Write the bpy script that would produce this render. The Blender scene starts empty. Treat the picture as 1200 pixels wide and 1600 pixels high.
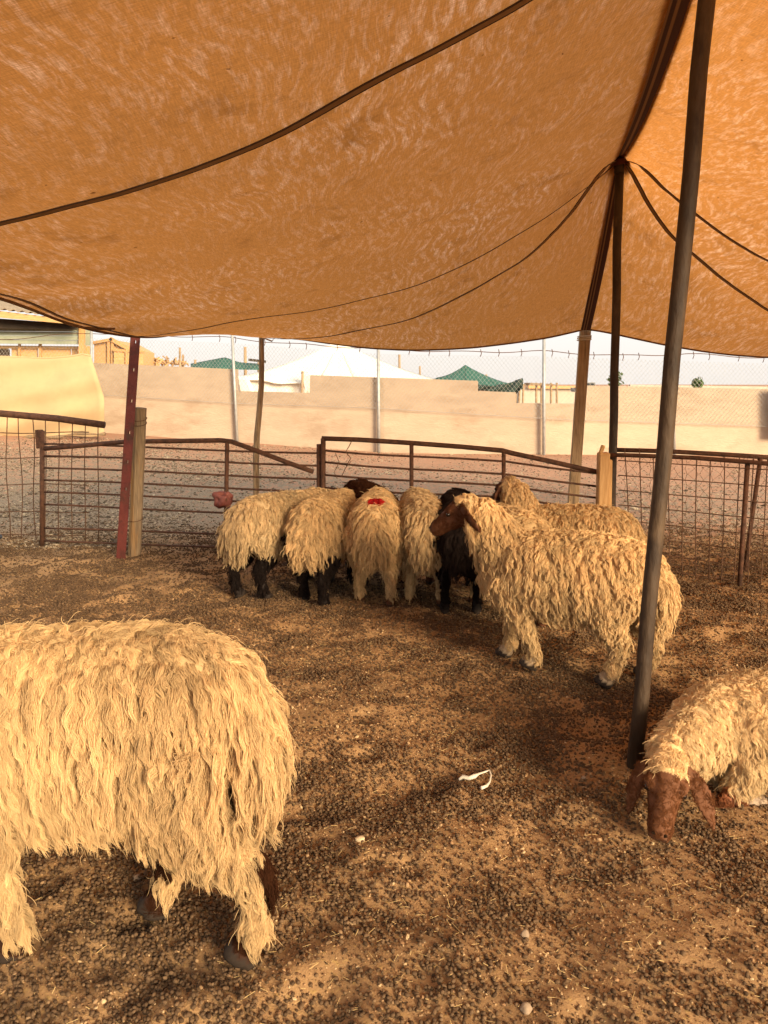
import bpy, bmesh, math, random
import numpy as np
from mathutils import Vector, Matrix

random.seed(7)
RNG = np.random.default_rng(11)
SC = bpy.context.scene
COL = SC.collection
R = math.radians

# ------------------------------------------------------------------ camera
PITCH = R(9.46)
CAMZ = 1.5
cd = bpy.data.cameras.new('camera')
cam = bpy.data.objects.new('camera', cd)
COL.objects.link(cam)
cam.location = (0, 0, CAMZ)
cam.rotation_euler = (R(90) - PITCH, 0, 0)
cd.sensor_fit = 'VERTICAL'
cd.sensor_height = 32.0
cd.lens = 24.0
cd.clip_start = 0.05
cd.clip_end = 3000
SC.camera = cam

# ------------------------------------------------------------------ world, sun, exposure
SUN_AZ = R(144)      # clockwise from +Y: from the right, a little behind the camera
SUN_EL = R(17)
world = bpy.data.worlds.new('World')
SC.world = world
world.use_nodes = True
wn = world.node_tree
bg = wn.nodes['Background']
sky = wn.nodes.new('ShaderNodeTexSky')
sky.sky_type = 'NISHITA'
sky.sun_disc = False
sky.sun_elevation = SUN_EL
sky.sun_rotation = SUN_AZ
sky.air_density = 0.7
sky.dust_density = 6.0
sky.ozone_density = 0.6
sky.altitude = 600
# thin dust haze: the clear sky shows only faintly through it
hz = wn.nodes.new('ShaderNodeMix'); hz.data_type = 'RGBA'
hz.inputs[0].default_value = .80
hz.inputs[7].default_value = (4.75, 4.45, 4.15, 1)
wn.links.new(sky.outputs[0], hz.inputs[6])
wn.links.new(hz.outputs[2], bg.inputs[0])
bg.inputs[1].default_value = 0.13
sd = bpy.data.lights.new('sun', 'SUN')
sd.energy = 4.2
sd.angle = R(20)
sd.color = (1.0, 0.80, 0.53)
sun = bpy.data.objects.new('sun', sd)
COL.objects.link(sun)
sdir = Vector((math.sin(SUN_AZ) * math.cos(SUN_EL), math.cos(SUN_AZ) * math.cos(SUN_EL), math.sin(SUN_EL)))
sun.rotation_euler = sdir.to_track_quat('Z', 'Y').to_euler()
sun.location = (8, -4, 9)
vs = SC.view_settings
vs.view_transform = 'Standard'
vs.look = 'None'
vs.gamma = 1.0
vs.exposure = 0.95
vs.use_curve_mapping = False
SC.cycles.use_denoising = True
SC.cycles.use_adaptive_sampling = True
SC.cycles.adaptive_threshold = .03
SC.cycles.max_bounces = 7
SC.cycles.diffuse_bounces = 4
SC.cycles.transmission_bounces = 4
SC.cycles.transparent_max_bounces = 12
SC.cycles.caustics_reflective = False
SC.cycles.caustics_refractive = False
SC.cycles_curves.shape = 'RIBBONS'
SC.cycles_curves.subdivisions = 1

# ------------------------------------------------------------------ helpers
CP, SP = math.cos(PITCH), math.sin(PITCH)


def ray(px, py):
    x = (px - 600) / 1200.0
    y = (800 - py) / 1200.0
    return np.array([x, CP + y * SP, -SP + y * CP])


def U(px, py, Y):                       # point seen at a photo pixel, Y metres ahead
    d = ray(px, py)
    s = Y / d[1]
    return (float(d[0] * s), float(Y), float(CAMZ + d[2] * s))


def G(px, py, z=0.0):                   # point on the ground seen at a photo pixel
    d = ray(px, py)
    s = (z - CAMZ) / d[2]
    return (float(d[0] * s), float(d[1] * s), z)


def hash2(ix, iy, seed=0):
    n = (ix.astype(np.int64) * 374761393 + iy.astype(np.int64) * 668265263 + seed * 1442695041) & 0x7fffffff
    n = ((n ^ (n >> 13)) * 1274126177) & 0x7fffffff
    n = n ^ (n >> 16)
    return (n & 0xffff) / 65535.0


def vnoise(x, y, seed=0):
    x = np.asarray(x, dtype=np.float64); y = np.asarray(y, dtype=np.float64)
    ix = np.floor(x); iy = np.floor(y)
    fx = x - ix; fy = y - iy
    fx = fx * fx * (3 - 2 * fx); fy = fy * fy * (3 - 2 * fy)
    a = hash2(ix, iy, seed); b = hash2(ix + 1, iy, seed)
    c = hash2(ix, iy + 1, seed); d = hash2(ix + 1, iy + 1, seed)
    return (a * (1 - fx) + b * fx) * (1 - fy) + (c * (1 - fx) + d * fx) * fy


def fbm(x, y, seed=0, octv=4):
    s = 0; a = 0.5; t = 0
    for k in range(octv):
        s = s + a * vnoise(x * 2 ** k + 17.3 * k, y * 2 ** k - 9.1 * k, seed + k)
        t += a; a *= 0.5
    return s / t


def tag(o, label=None, cat=None, group=None, kind=None):
    if label: o['label'] = label
    if cat: o['category'] = cat
    if group: o['group'] = group
    if kind: o['kind'] = kind
    return o


def empty(name, loc, label, cat, group=None):
    o = bpy.data.objects.new(name, None)
    COL.objects.link(o)
    o.location = loc
    o.empty_display_size = 0.1
    return tag(o, label, cat, group)


def link(name, me, mat=None, parent=None, smooth=False):
    o = bpy.data.objects.new(name, me)
    COL.objects.link(o)
    if mat is not None and not me.materials:
        me.materials.append(mat)
    if smooth:
        me.polygons.foreach_set('use_smooth', [True] * len(me.polygons))
    if parent is not None:
        o.parent = parent
        o.matrix_parent_inverse = Matrix.Translation(parent.location).inverted() if parent.type == 'EMPTY' and parent.rotation_euler.z == 0 else parent.matrix_basis.inverted()
    return o


class MB:
    """collects vertices and faces in world coordinates"""
    def __init__(s):
        s.v = []; s.f = []

    def add(s, vs_, fs_):
        n = len(s.v)
        s.v += [tuple(map(float, v)) for v in vs_]
        s.f += [tuple(i + n for i in f) for f in fs_]
        return s

    def box(s, c, size, rot=None):
        M = rot if rot is not None else Matrix.Identity(3)
        vs_ = []
        for dz in (-.5, .5):
            for dx, dy in ((-.5, -.5), (.5, -.5), (.5, .5), (-.5, .5)):
                vs_.append(Vector(c) + M @ Vector((dx * size[0], dy * size[1], dz * size[2])))
        return s.add(vs_, [(3, 2, 1, 0), (4, 5, 6, 7), (0, 1, 5, 4), (1, 2, 6, 5), (2, 3, 7, 6), (3, 0, 4, 7)])

    def bar(s, a, b, w, h, up=(0, 0, 1)):
        """a rectangular bar from a to b"""
        a = Vector(a); b = Vector(b); t = (b - a)
        L = t.length; t.normalize()
        u = Vector(up)
        if abs(t.dot(u)) > .98: u = Vector((0, 1, 0))
        sd_ = t.cross(u).normalized(); u = sd_.cross(t)
        M = Matrix((t, sd_, u)).transposed()
        return s.box((a + b) / 2, (L, w, h), M)

    def tube(s, pts, r, n=8, cap=True):
        pts = [Vector(p) for p in pts]
        rs = r if isinstance(r, (list, tuple)) else [r] * len(pts)
        vs_ = []; fs_ = []
        ref = Vector((0, 0, 1))
        t0 = (pts[-1] - pts[0]).normalized()
        if abs(t0.z) > .9: ref = Vector((0, 1, 0))
        for i, p in enumerate(pts):
            t = (pts[min(i + 1, len(pts) - 1)] - pts[max(i - 1, 0)]).normalized()
            sd_ = t.cross(ref).normalized(); u = sd_.cross(t)
            for k in range(n):
                a = 2 * math.pi * k / n
                vs_.append(p + (sd_ * math.cos(a) + u * math.sin(a)) * rs[i])
        for i in range(len(pts) - 1):
            for k in range(n):
                k2 = (k + 1) % n
                fs_.append((i * n + k, i * n + k2, (i + 1) * n + k2, (i + 1) * n + k))
        if cap:
            fs_.append(tuple(range(n))[::-1]); m = (len(pts) - 1) * n
            fs_.append(tuple(m + k for k in range(n)))
        return s.add(vs_, fs_)

    def build(s, name, mat, parent=None, smooth=False, bevel=0.0):
        me = bpy.data.meshes.new(name)
        me.from_pydata(s.v, [], s.f)
        me.update()
        bm = bmesh.new(); bm.from_mesh(me)
        bmesh.ops.recalc_face_normals(bm, faces=bm.faces)
        if bevel:
            bmesh.ops.bevel(bm, geom=bm.edges[:], offset=bevel, segments=1, affect='EDGES')
        bm.to_mesh(me); bm.free()
        return link(name, me, mat, parent, smooth)


# ------------------------------------------------------------------ materials
def nodes(name):
    m = bpy.data.materials.new(name)
    m.use_nodes = True
    nt = m.node_tree
    return m, nt, nt.nodes['Principled BSDF'], nt.nodes['Material Output']


def N(nt, kind, **kw):
    n = nt.nodes.new(kind)
    for k, v in kw.items():
        if k == 'inp':
            for a, b in v.items():
                n.inputs[a].default_value = b
        else:
            setattr(n, k, v)
    return n


def ramp(nt, fac, stops):
    r = N(nt, 'ShaderNodeValToRGB')
    el = r.color_ramp.elements
    while len(el) < len(stops): el.new(0.5)
    for e, (p, c) in zip(el, stops):
        e.position = p; e.color = (c[0], c[1], c[2], 1)
    nt.links.new(fac, r.inputs[0])
    return r.outputs[0]


def noisy(name, c1, c2, scale=8, rough=0.8, stretch=(1, 1, 1), detail=6, bump=0.0, bscale=40, c3=None, scale3=2.5, metal=0.0, obj=True, thr=(.35, .65), t3=(.52, .68)):
    m, nt, p, out = nodes(name)
    tc = N(nt, 'ShaderNodeTexCoord')
    mp = N(nt, 'ShaderNodeMapping', inp={'Scale': stretch})
    nt.links.new(tc.outputs['Object'], mp.inputs[0])
    nz = N(nt, 'ShaderNodeTexNoise', inp={'Scale': scale, 'Detail': detail, 'Roughness': .6})
    nt.links.new(mp.outputs[0], nz.inputs['Vector'])
    c = ramp(nt, nz.outputs['Fac'], [(thr[0], c1), (thr[1], c2)])
    if c3 is not None:
        n3 = N(nt, 'ShaderNodeTexNoise', inp={'Scale': scale3, 'Detail': 8, 'Roughness': .65})
        nt.links.new(mp.outputs[0], n3.inputs['Vector'])
        f3 = ramp(nt, n3.outputs['Fac'], [(t3[0], (0, 0, 0)), (t3[1], (1, 1, 1))])
        mx = N(nt, 'ShaderNodeMix', data_type='RGBA', inp={7: (*c3, 1)})
        nt.links.new(f3, mx.inputs[0]); nt.links.new(c, mx.inputs[6])
        c = mx.outputs[2]
    nt.links.new(c, p.inputs['Base Color'])
    p.inputs['Roughness'].default_value = rough
    p.inputs['Metallic'].default_value = metal
    p.inputs['Specular IOR Level'].default_value = .3
    if bump:
        nb = N(nt, 'ShaderNodeTexNoise', inp={'Scale': bscale, 'Detail': 5})
        nt.links.new(mp.outputs[0], nb.inputs['Vector'])
        b = N(nt, 'ShaderNodeBump', inp={'Strength': bump, 'Distance': .02})
        nt.links.new(nb.outputs['Fac'], b.inputs['Height'])
        nt.links.new(b.outputs[0], p.inputs['Normal'])
    return m


M = {}
M['rust'] = noisy('rusted_steel', (.05, .024, .014), (.12, .052, .028), 25, .75, bump=.4, bscale=90)
M['wire'] = noisy('rusty_wire', (.06, .03, .018), (.15, .075, .04), 30, .8)
M['galv'] = noisy('galvanised', (.30, .31, .31), (.42, .42, .41), 12, .55, metal=.4)
M['chain'] = noisy('chain_wire', (.30, .29, .27), (.38, .36, .33), 5, .6)
M['pole'] = noisy('brown_pole_steel', (.028, .017, .010), (.062, .038, .021), 14, .65, (1, 1, .35), bump=.4, bscale=45, c3=(.10, .064, .036), scale3=8, t3=(.54, .68))
M['red_iron'] = noisy('red_primer_iron', (.105, .022, .017), (.15, .034, .024), 10, .6, bump=.3, c3=(.055, .026, .016), scale3=7)
M['wood'] = noisy('weathered_wood', (.28, .19, .105), (.42, .30, .175), 7, .8, (9, 9, .8), bump=.4, bscale=9, c3=(.12, .085, .055), scale3=2.2)
M['wood_grey'] = noisy('grey_wood', (.17, .12, .075), (.28, .20, .12), 7, .85, (9, 9, .7), bump=.6, bscale=9, c3=(.30, .16, .06), scale3=1.4)
M['pine'] = noisy('yellow_pine', (.42, .23, .085), (.55, .33, .14), 6, .75, (8, 8, .8), bump=.2, bscale=9)
M['pine_h'] = noisy('pine_board', (.46, .27, .11), (.58, .37, .17), 6, .75, (.8, 8, 8), bump=.2, bscale=9)
M['tarp'] = noisy('ochre_tarp', (.41, .29, .16), (.47, .335, .185), 2.0, .85, bump=.3, bscale=3, c3=(.40, .28, .15), scale3=1.0)
M['wall'] = noisy('rendered_wall', (.415, .318, .232), (.475, .367, .268), 1.6, .9, (1, 1, 2.5), bump=.4, bscale=14, c3=(.36, .265, .185), scale3=.9)
M['far_wall'] = noisy('far_wall', (.42, .37, .30), (.48, .42, .34), 1.2, .9)
M['white_canvas'] = noisy('white_canvas', (.70, .66, .58), (.78, .74, .66), 1.5, .85, bump=.3, bscale=2.5)
M['green_net'] = noisy('green_shade_net', (.014, .075, .058), (.03, .125, .095), 3, .8, (4, 4, 1), bump=.3, bscale=4)
M['dark_net'] = noisy('dark_net', (.012, .03, .026), (.03, .055, .045), 9, .8)
M['corr'] = noisy('green_corrugated', (.27, .30, .22), (.34, .36, .27), 2, .6, metal=.1)
M['roof_iron'] = noisy('roof_iron', (.22, .17, .12), (.30, .24, .17), 4, .7)
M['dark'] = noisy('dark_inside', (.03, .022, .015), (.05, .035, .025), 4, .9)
M['salt'] = noisy('red_salt_block', (.17, .052, .042), (.25, .088, .070), 9, .5, bump=.5, bscale=14, c3=(.13, .025, .02), scale3=5)
M['string'] = noisy('white_string', (.50, .45, .37), (.58, .52, .43), 20, .8)
M['stone'] = noisy('pale_stone', (.25, .175, .115), (.32, .23, .15), 20, .8, bump=.2)
M['truck'] = noisy('grey_truck', (.14, .14, .14), (.18, .18, .18), 3, .5)
M['glass'] = noisy('dark_glass', (.02, .025, .03), (.03, .035, .04), 3, .15)
M['leaf'] = noisy('bush_leaf', (.05, .09, .025), (.09, .14, .04), 4, .7)
M['blue_plastic'] = noisy('blue_plastic', (.025, .06, .16), (.035, .08, .2), 6, .4)
M['black_rubber'] = noisy('black_rubber', (.018, .02, .026), (.03, .034, .04), 8, .6)
M['wool_tuft'] = noisy('wool_tuft', (.48, .36, .22), (.58, .46, .3), 30, .95)
M['eye'] = noisy('eye', (.012, .008, .005), (.02, .012, .008), 10, .12)
M['straw'] = noisy('straw', (.50, .34, .14), (.64, .47, .22), 3, .8)


def tape_mat():
    m, nt, p, out = nodes('seam_webbing')
    uv = N(nt, 'ShaderNodeUVMap', uv_map='UVMap')
    sx = N(nt, 'ShaderNodeSeparateXYZ'); nt.links.new(uv.outputs[0], sx.inputs[0])
    c = ramp(nt, sx.outputs['Y'], [(0, (.05, .025, .012)), (.16, (.05, .025, .012)), (.2, (.26, .15, .065)), (.8, (.26, .15, .065)), (.84, (.05, .025, .012)), (1, (.05, .025, .012))])
    nt.links.new(c, p.inputs['Base Color'])
    p.inputs['Roughness'].default_value = .9
    return m


def ridge_mat():
    m, nt, p, out = nodes('ridge_webbing')
    uv = N(nt, 'ShaderNodeUVMap', uv_map='UVMap')
    sx = N(nt, 'ShaderNodeSeparateXYZ'); nt.links.new(uv.outputs[0], sx.inputs[0])
    D = (.045, .014, .010); T = (.22, .115, .05)
    c = ramp(nt, sx.outputs['Y'], [(0, D), (.2, D), (.23, T), (.31, T), (.34, D), (.46, D), (.49, T), (.57, T), (.60, D), (1, (.075, .02, .014))])
    nt.links.new(c, p.inputs['Base Color'])
    p.inputs['Roughness'].default_value = .9
    return m


M['tape'] = tape_mat()
M['ridge'] = ridge_mat()
M['patch'] = noisy('leather_patch', (.07, .02, .012), (.11, .032, .018), 20, .8)


def canvas_mat():
    m, nt, p, out = nodes('orange_canvas')
    nt.nodes.remove(p)
    uv = N(nt, 'ShaderNodeUVMap', uv_map='UVMap')
    # streaky thin places in the weave
    mp = N(nt, 'ShaderNodeMapping', inp={'Scale': (15, 3.6, 1), 'Rotation': (0, 0, .55)})
    wp = N(nt, 'ShaderNodeTexNoise', inp={'Scale': 1.1, 'Detail': 2})
    nt.links.new(uv.outputs[0], wp.inputs['Vector'])
    wv = N(nt, 'ShaderNodeVectorMath', operation='MULTIPLY_ADD', inp={1: (.42, .42, 0)})
    nt.links.new(wp.outputs['Color'], wv.inputs[0]); nt.links.new(uv.outputs[0], wv.inputs[2])
    nt.links.new(wv.outputs[0], mp.inputs[0])
    n1 = N(nt, 'ShaderNodeTexNoise', inp={'Scale': 1.9, 'Detail': 6, 'Roughness': .68})
    nt.links.new(mp.outputs[0], n1.inputs['Vector'])
    n2 = N(nt, 'ShaderNodeTexNoise', inp={'Scale': .5, 'Detail': 5, 'Roughness': .6})
    nt.links.new(uv.outputs[0], n2.inputs['Vector'])
    # fine thread
    mt = N(nt, 'ShaderNodeMapping', inp={'Scale': (22, 190, 1)})
    nt.links.new(uv.outputs[0], mt.inputs[0])
    n3 = N(nt, 'ShaderNodeTexNoise', inp={'Scale': 1.0, 'Detail': 3})
    nt.links.new(mt.outputs[0], n3.inputs['Vector'])
    mt2 = N(nt, 'ShaderNodeMapping', inp={'Scale': (190, 22, 1)})
    nt.links.new(uv.outputs[0], mt2.inputs[0])
    n4 = N(nt, 'ShaderNodeTexNoise', inp={'Scale': 1.0, 'Detail': 3})
    nt.links.new(mt2.outputs[0], n4.inputs['Vector'])
    thr = N(nt, 'ShaderNodeMath', operation='ADD'); nt.links.new(n3.outputs[0], thr.inputs[0]); nt.links.new(n4.outputs[0], thr.inputs[1])
    # thinness = streak * patchiness + thread
    t1 = ramp(nt, n1.outputs['Fac'], [(.48, (0, 0, 0)), (.72, (1, 1, 1))])
    t2 = ramp(nt, n2.outputs['Fac'], [(.38, (.05, .05, .05)), (.62, (1, 1, 1))])
    mu = N(nt, 'ShaderNodeMath', operation='MULTIPLY'); nt.links.new(t1, mu.inputs[0]); nt.links.new(t2, mu.inputs[1])
    t3 = N(nt, 'ShaderNodeMapRange', inp={1: .7, 2: 1.3, 3: .45, 4: 1.5}); nt.links.new(thr.outputs[0], t3.inputs[0])
    thin = N(nt, 'ShaderNodeMath', operation='MULTIPLY'); nt.links.new(mu.outputs[0], thin.inputs[0]); nt.links.new(t3.outputs[0], thin.inputs[1])
    # dirt
    n5 = N(nt, 'ShaderNodeTexNoise', inp={'Scale': 2.4, 'Detail': 9, 'Roughness': .7})
    nt.links.new(uv.outputs[0], n5.inputs['Vector'])
    dirt = ramp(nt, n5.outputs['Fac'], [(.28, (.62, .58, .52)), (.45, (1, 1, 1))])
    sp = N(nt, 'ShaderNodeTexNoise', inp={'Scale': 26, 'Detail': 2}); nt.links.new(uv.outputs[0], sp.inputs['Vector'])
    spk = ramp(nt, sp.outputs['Fac'], [(.22, (.35, .3, .26)), (.27, (1, 1, 1))])
    dm = N(nt, 'ShaderNodeMix', data_type='RGBA', blend_type='MULTIPLY', inp={0: 1.0}); nt.links.new(dirt, dm.inputs[6]); nt.links.new(spk, dm.inputs[7])
    gr = N(nt, 'ShaderNodeMapRange', inp={1: .7, 2: 1.3, 3: .80, 4: 1.2}); nt.links.new(thr.outputs[0], gr.inputs[0])
    dm2 = N(nt, 'ShaderNodeMix', data_type='RGBA', blend_type='MULTIPLY', inp={0: 1.0}); nt.links.new(dm.outputs[2], dm2.inputs[6]); nt.links.new(gr.outputs[0], dm2.inputs[7])
    tc = N(nt, 'ShaderNodeMix', data_type='RGBA', inp={6: (.54, .23, .060, 1), 7: (.88, .56, .36, 1)})
    nt.links.new(thin.outputs[0], tc.inputs[0])
    td = N(nt, 'ShaderNodeMix', data_type='RGBA', blend_type='MULTIPLY', inp={0: 1.0}); nt.links.new(tc.outputs[2], td.inputs[6]); nt.links.new(dm2.outputs[2], td.inputs[7])
    tr = N(nt, 'ShaderNodeBsdfTranslucent'); nt.links.new(td.outputs[2], tr.inputs[0])
    df = N(nt, 'ShaderNodeBsdfDiffuse', inp={'Color': (.52, .24, .075, 1)})
    nt.links.new(td.outputs[2], df.inputs[0])
    mx = N(nt, 'ShaderNodeMixShader', inp={0: .58}); nt.links.new(df.outputs[0], mx.inputs[1]); nt.links.new(tr.outputs[0], mx.inputs[2])
    bp = N(nt, 'ShaderNodeBump', inp={'Strength': .25, 'Distance': .01}); nt.links.new(thr.outputs[0], bp.inputs['Height'])
    nt.links.new(bp.outputs[0], df.inputs['Normal'])
    nt.links.new(mx.outputs[0], out.inputs[0])
    return m


M['canvas'] = canvas_mat()


def ground_mat():
    m, nt, p, out = nodes('trampled_sand')
    tc = N(nt, 'ShaderNodeTexCoord')
    sep = N(nt, 'ShaderNodeSeparateXYZ'); nt.links.new(tc.outputs['Object'], sep.inputs[0])
    n1 = N(nt, 'ShaderNodeTexNoise', inp={'Scale': 2.3, 'Detail': 8, 'Roughness': .62}); nt.links.new(tc.outputs['Object'], n1.inputs['Vector'])
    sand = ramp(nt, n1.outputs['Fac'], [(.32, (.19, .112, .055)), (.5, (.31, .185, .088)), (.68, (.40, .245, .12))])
    # chaff and dust
    n2 = N(nt, 'ShaderNodeTexNoise', inp={'Scale': 60, 'Detail': 6, 'Roughness': .7}); nt.links.new(tc.outputs['Object'], n2.inputs['Vector'])
    ch = ramp(nt, n2.outputs['Fac'], [(.56, (0, 0, 0)), (.66, (1, 1, 1))])
    mx = N(nt, 'ShaderNodeMix', data_type='RGBA', inp={7: (.36, .23, .09, 1)}); nt.links.new(ch, mx.inputs[0]); nt.links.new(sand, mx.inputs[6])
    dk = ramp(nt, n2.outputs['Fac'], [(.36, (1, 1, 1)), (.42, (0, 0, 0))])
    mx2 = N(nt, 'ShaderNodeMix', data_type='RGBA', inp={7: (.07, .042, .022, 1)}); nt.links.new(dk, mx2.inputs[0]); nt.links.new(mx.outputs[2], mx2.inputs[6])
    # far: pale pink-red sand with grey litter
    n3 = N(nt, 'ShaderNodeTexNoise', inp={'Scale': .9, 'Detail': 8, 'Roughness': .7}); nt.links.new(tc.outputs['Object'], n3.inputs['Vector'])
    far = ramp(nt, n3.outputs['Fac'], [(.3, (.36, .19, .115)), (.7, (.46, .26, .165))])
    # litter flecks, denser near the pen
    mp = N(nt, 'ShaderNodeMapping', inp={'Scale': (1, .45, 1)}); nt.links.new(tc.outputs['Object'], mp.inputs[0])
    n4 = N(nt, 'ShaderNodeTexNoise', inp={'Scale': 13, 'Detail': 7, 'Roughness': .78}); nt.links.new(mp.outputs[0], n4.inputs['Vector'])
    dist = N(nt, 'ShaderNodeMapRange', inp={1: 8.5, 2: 18, 3: .07, 4: -.11}); nt.links.new(sep.outputs['Y'], dist.inputs[0])
    xl = N(nt, 'ShaderNodeMapRange', inp={1: -3, 2: 3, 3: .05, 4: -.03}); nt.links.new(sep.outputs['X'], xl.inputs[0])
    a1 = N(nt, 'ShaderNodeMath', operation='ADD'); nt.links.new(n4.outputs['Fac'], a1.inputs[0]); nt.links.new(dist.outputs[0], a1.inputs[1])
    a2 = N(nt, 'ShaderNodeMath', operation='ADD'); nt.links.new(a1.outputs[0], a2.inputs[0]); nt.links.new(xl.outputs[0], a2.inputs[1])
    lit = ramp(nt, a2.outputs[0], [(.47, (0, 0, 0)), (.57, (1, 1, 1))])
    litc = ramp(nt, n2.outputs['Fac'], [(.38, (.13, .095, .065)), (.62, (.40, .32, .22))])
    mx3 = N(nt, 'ShaderNodeMix', data_type='RGBA'); nt.links.new(lit, mx3.inputs[0]); nt.links.new(far, mx3.inputs[6]); nt.links.new(litc, mx3.inputs[7])
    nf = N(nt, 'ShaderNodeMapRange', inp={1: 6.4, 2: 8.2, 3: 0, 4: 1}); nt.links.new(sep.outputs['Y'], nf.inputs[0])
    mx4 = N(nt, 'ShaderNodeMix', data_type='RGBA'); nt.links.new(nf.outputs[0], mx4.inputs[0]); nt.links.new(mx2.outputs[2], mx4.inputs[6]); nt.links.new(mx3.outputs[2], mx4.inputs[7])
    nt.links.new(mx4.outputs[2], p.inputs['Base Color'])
    p.inputs['Roughness'].default_value = .95
    p.inputs['Specular IOR Level'].default_value = .15
    b = N(nt, 'ShaderNodeBump', inp={'Strength': .6, 'Distance': .012}); nt.links.new(n2.outputs['Fac'], b.inputs['Height'])
    nt.links.new(b.outputs[0], p.inputs['Normal'])
    return m


M['ground'] = ground_mat()


def pellet_mat(name='dung_pellets', stops=None):
    m, nt, p, out = nodes(name)
    at = N(nt, 'ShaderNodeAttribute', attribute_type='INSTANCER', attribute_name='tone')
    c = ramp(nt, at.outputs['Fac'], stops or [(0, (.06, .036, .020)), (.6, (.125, .076, .041)), (.9, (.19, .118, .062)), (1, (.27, .17, .09))])
    nt.links.new(c, p.inputs['Base Color'])
    p.inputs['Roughness'].default_value = .8
    p.inputs['Specular IOR Level'].default_value = .12
    tc = N(nt, 'ShaderNodeTexCoord')
    n = N(nt, 'ShaderNodeTexNoise', inp={'Scale': 3.0, 'Detail': 3}); nt.links.new(tc.outputs['Object'], n.inputs['Vector'])
    b = N(nt, 'ShaderNodeBump', inp={'Strength': .3, 'Distance': .002}); nt.links.new(n.outputs['Fac'], b.inputs['Height'])
    nt.links.new(b.outputs[0], p.inputs['Normal'])
    return m


M['pellet'] = pellet_mat()
M['dry'] = pellet_mat('dry_litter', [(0, (.06, .045, .03)), (.5, (.15, .11, .075)), (.8, (.34, .27, .18)), (1, (.50, .42, .30))])
M['grit'] = pellet_mat('grit', [(0, (.06, .035, .02)), (.45, (.16, .085, .042)), (.8, (.34, .20, .10)), (1, (.50, .36, .20))])


def hair_mat():
    m, nt, p, out = nodes('fleece')
    at = N(nt, 'ShaderNodeAttribute', attribute_name='tint')
    nt.links.new(at.outputs['Color'], p.inputs['Base Color'])
    p.inputs['Roughness'].default_value = .85
    p.inputs['Specular IOR Level'].default_value = .06
    tr = N(nt, 'ShaderNodeBsdfTranslucent'); nt.links.new(at.outputs['Color'], tr.inputs[0])
    mx = N(nt, 'ShaderNodeMixShader', inp={0: .26})
    nt.links.new(p.outputs[0], mx.inputs[1]); nt.links.new(tr.outputs[0], mx.inputs[2])
    nt.links.new(mx.outputs[0], out.inputs[0])
    return m


def skin_mat():
    m, nt, p, out = nodes('sheep_skin')
    at = N(nt, 'ShaderNodeAttribute', attribute_name='tint')
    tc = N(nt, 'ShaderNodeTexCoord')
    n = N(nt, 'ShaderNodeTexNoise', inp={'Scale': 160, 'Detail': 4}); nt.links.new(tc.outputs['Object'], n.inputs['Vector'])
    r_ = ramp(nt, n.outputs['Fac'], [(.3, (.85, .85, .85)), (.7, (1.1, 1.08, 1.05))])
    mx = N(nt, 'ShaderNodeMix', data_type='RGBA', blend_type='MULTIPLY', inp={0: 1.0}); nt.links.new(at.outputs['Color'], mx.inputs[6]); nt.links.new(r_, mx.inputs[7])
    nt.links.new(mx.outputs[2], p.inputs['Base Color'])
    p.inputs['Roughness'].default_value = .75
    p.inputs['Specular IOR Level'].default_value = .25
    b = N(nt, 'ShaderNodeBump', inp={'Strength': .15, 'Distance': .002}); nt.links.new(n.outputs['Fac'], b.inputs['Height'])
    nt.links.new(b.outputs[0], p.inputs['Normal'])
    return m


M['hair'] = hair_mat()
M['skin'] = skin_mat()

# ------------------------------------------------------------------ ground
DENTS = RNG.uniform((-4, .6), (5, 8), (520, 2))
DENTR = RNG.uniform(.045, .10, 520)
DENTD = RNG.uniform(.006, .022, 520)


def ground_h(x, y):
    x = np.asarray(x, float); y = np.asarray(y, float)
    near = np.clip((11 - y) / 3, 0, 1) * np.clip((7 - np.abs(x)) / 2, 0, 1)
    h = (fbm(x * 2.2, y * 2.2, 3) - .5) * .060 + (fbm(x * 6, y * 6, 9, 3) - .5) * .034
    h = h * near + .046 * np.clip(-x, 0, 14) * np.clip((y - 9) / 8, 0, 1) + (fbm(x * .25, y * .25, 21) - .5) * .10 * np.clip((y - 7) / 8, 0, 1)
    return h


def dents(x, y):
    h = np.zeros_like(x)
    for (cx, cy), r_, d in zip(DENTS, DENTR, DENTD):
        m = (np.abs(x - cx) < 3 * r_) & (np.abs(y - cy) < 3 * r_)
        if m.any():
            q = ((x[m] - cx) ** 2 + (y[m] - cy) ** 2) / r_ ** 2
            h[m] += d * (-np.exp(-q) + .45 * np.exp(-(np.sqrt(q) - 1.5) ** 2 * 4))
    return h


def full_h(x, y):
    x = np.atleast_1d(np.asarray(x, float)); y = np.atleast_1d(np.asarray(y, float))
    return ground_h(x, y) + dents(x, y)


def gz(x, y):
    return float(full_h([x], [y])[0])


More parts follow.
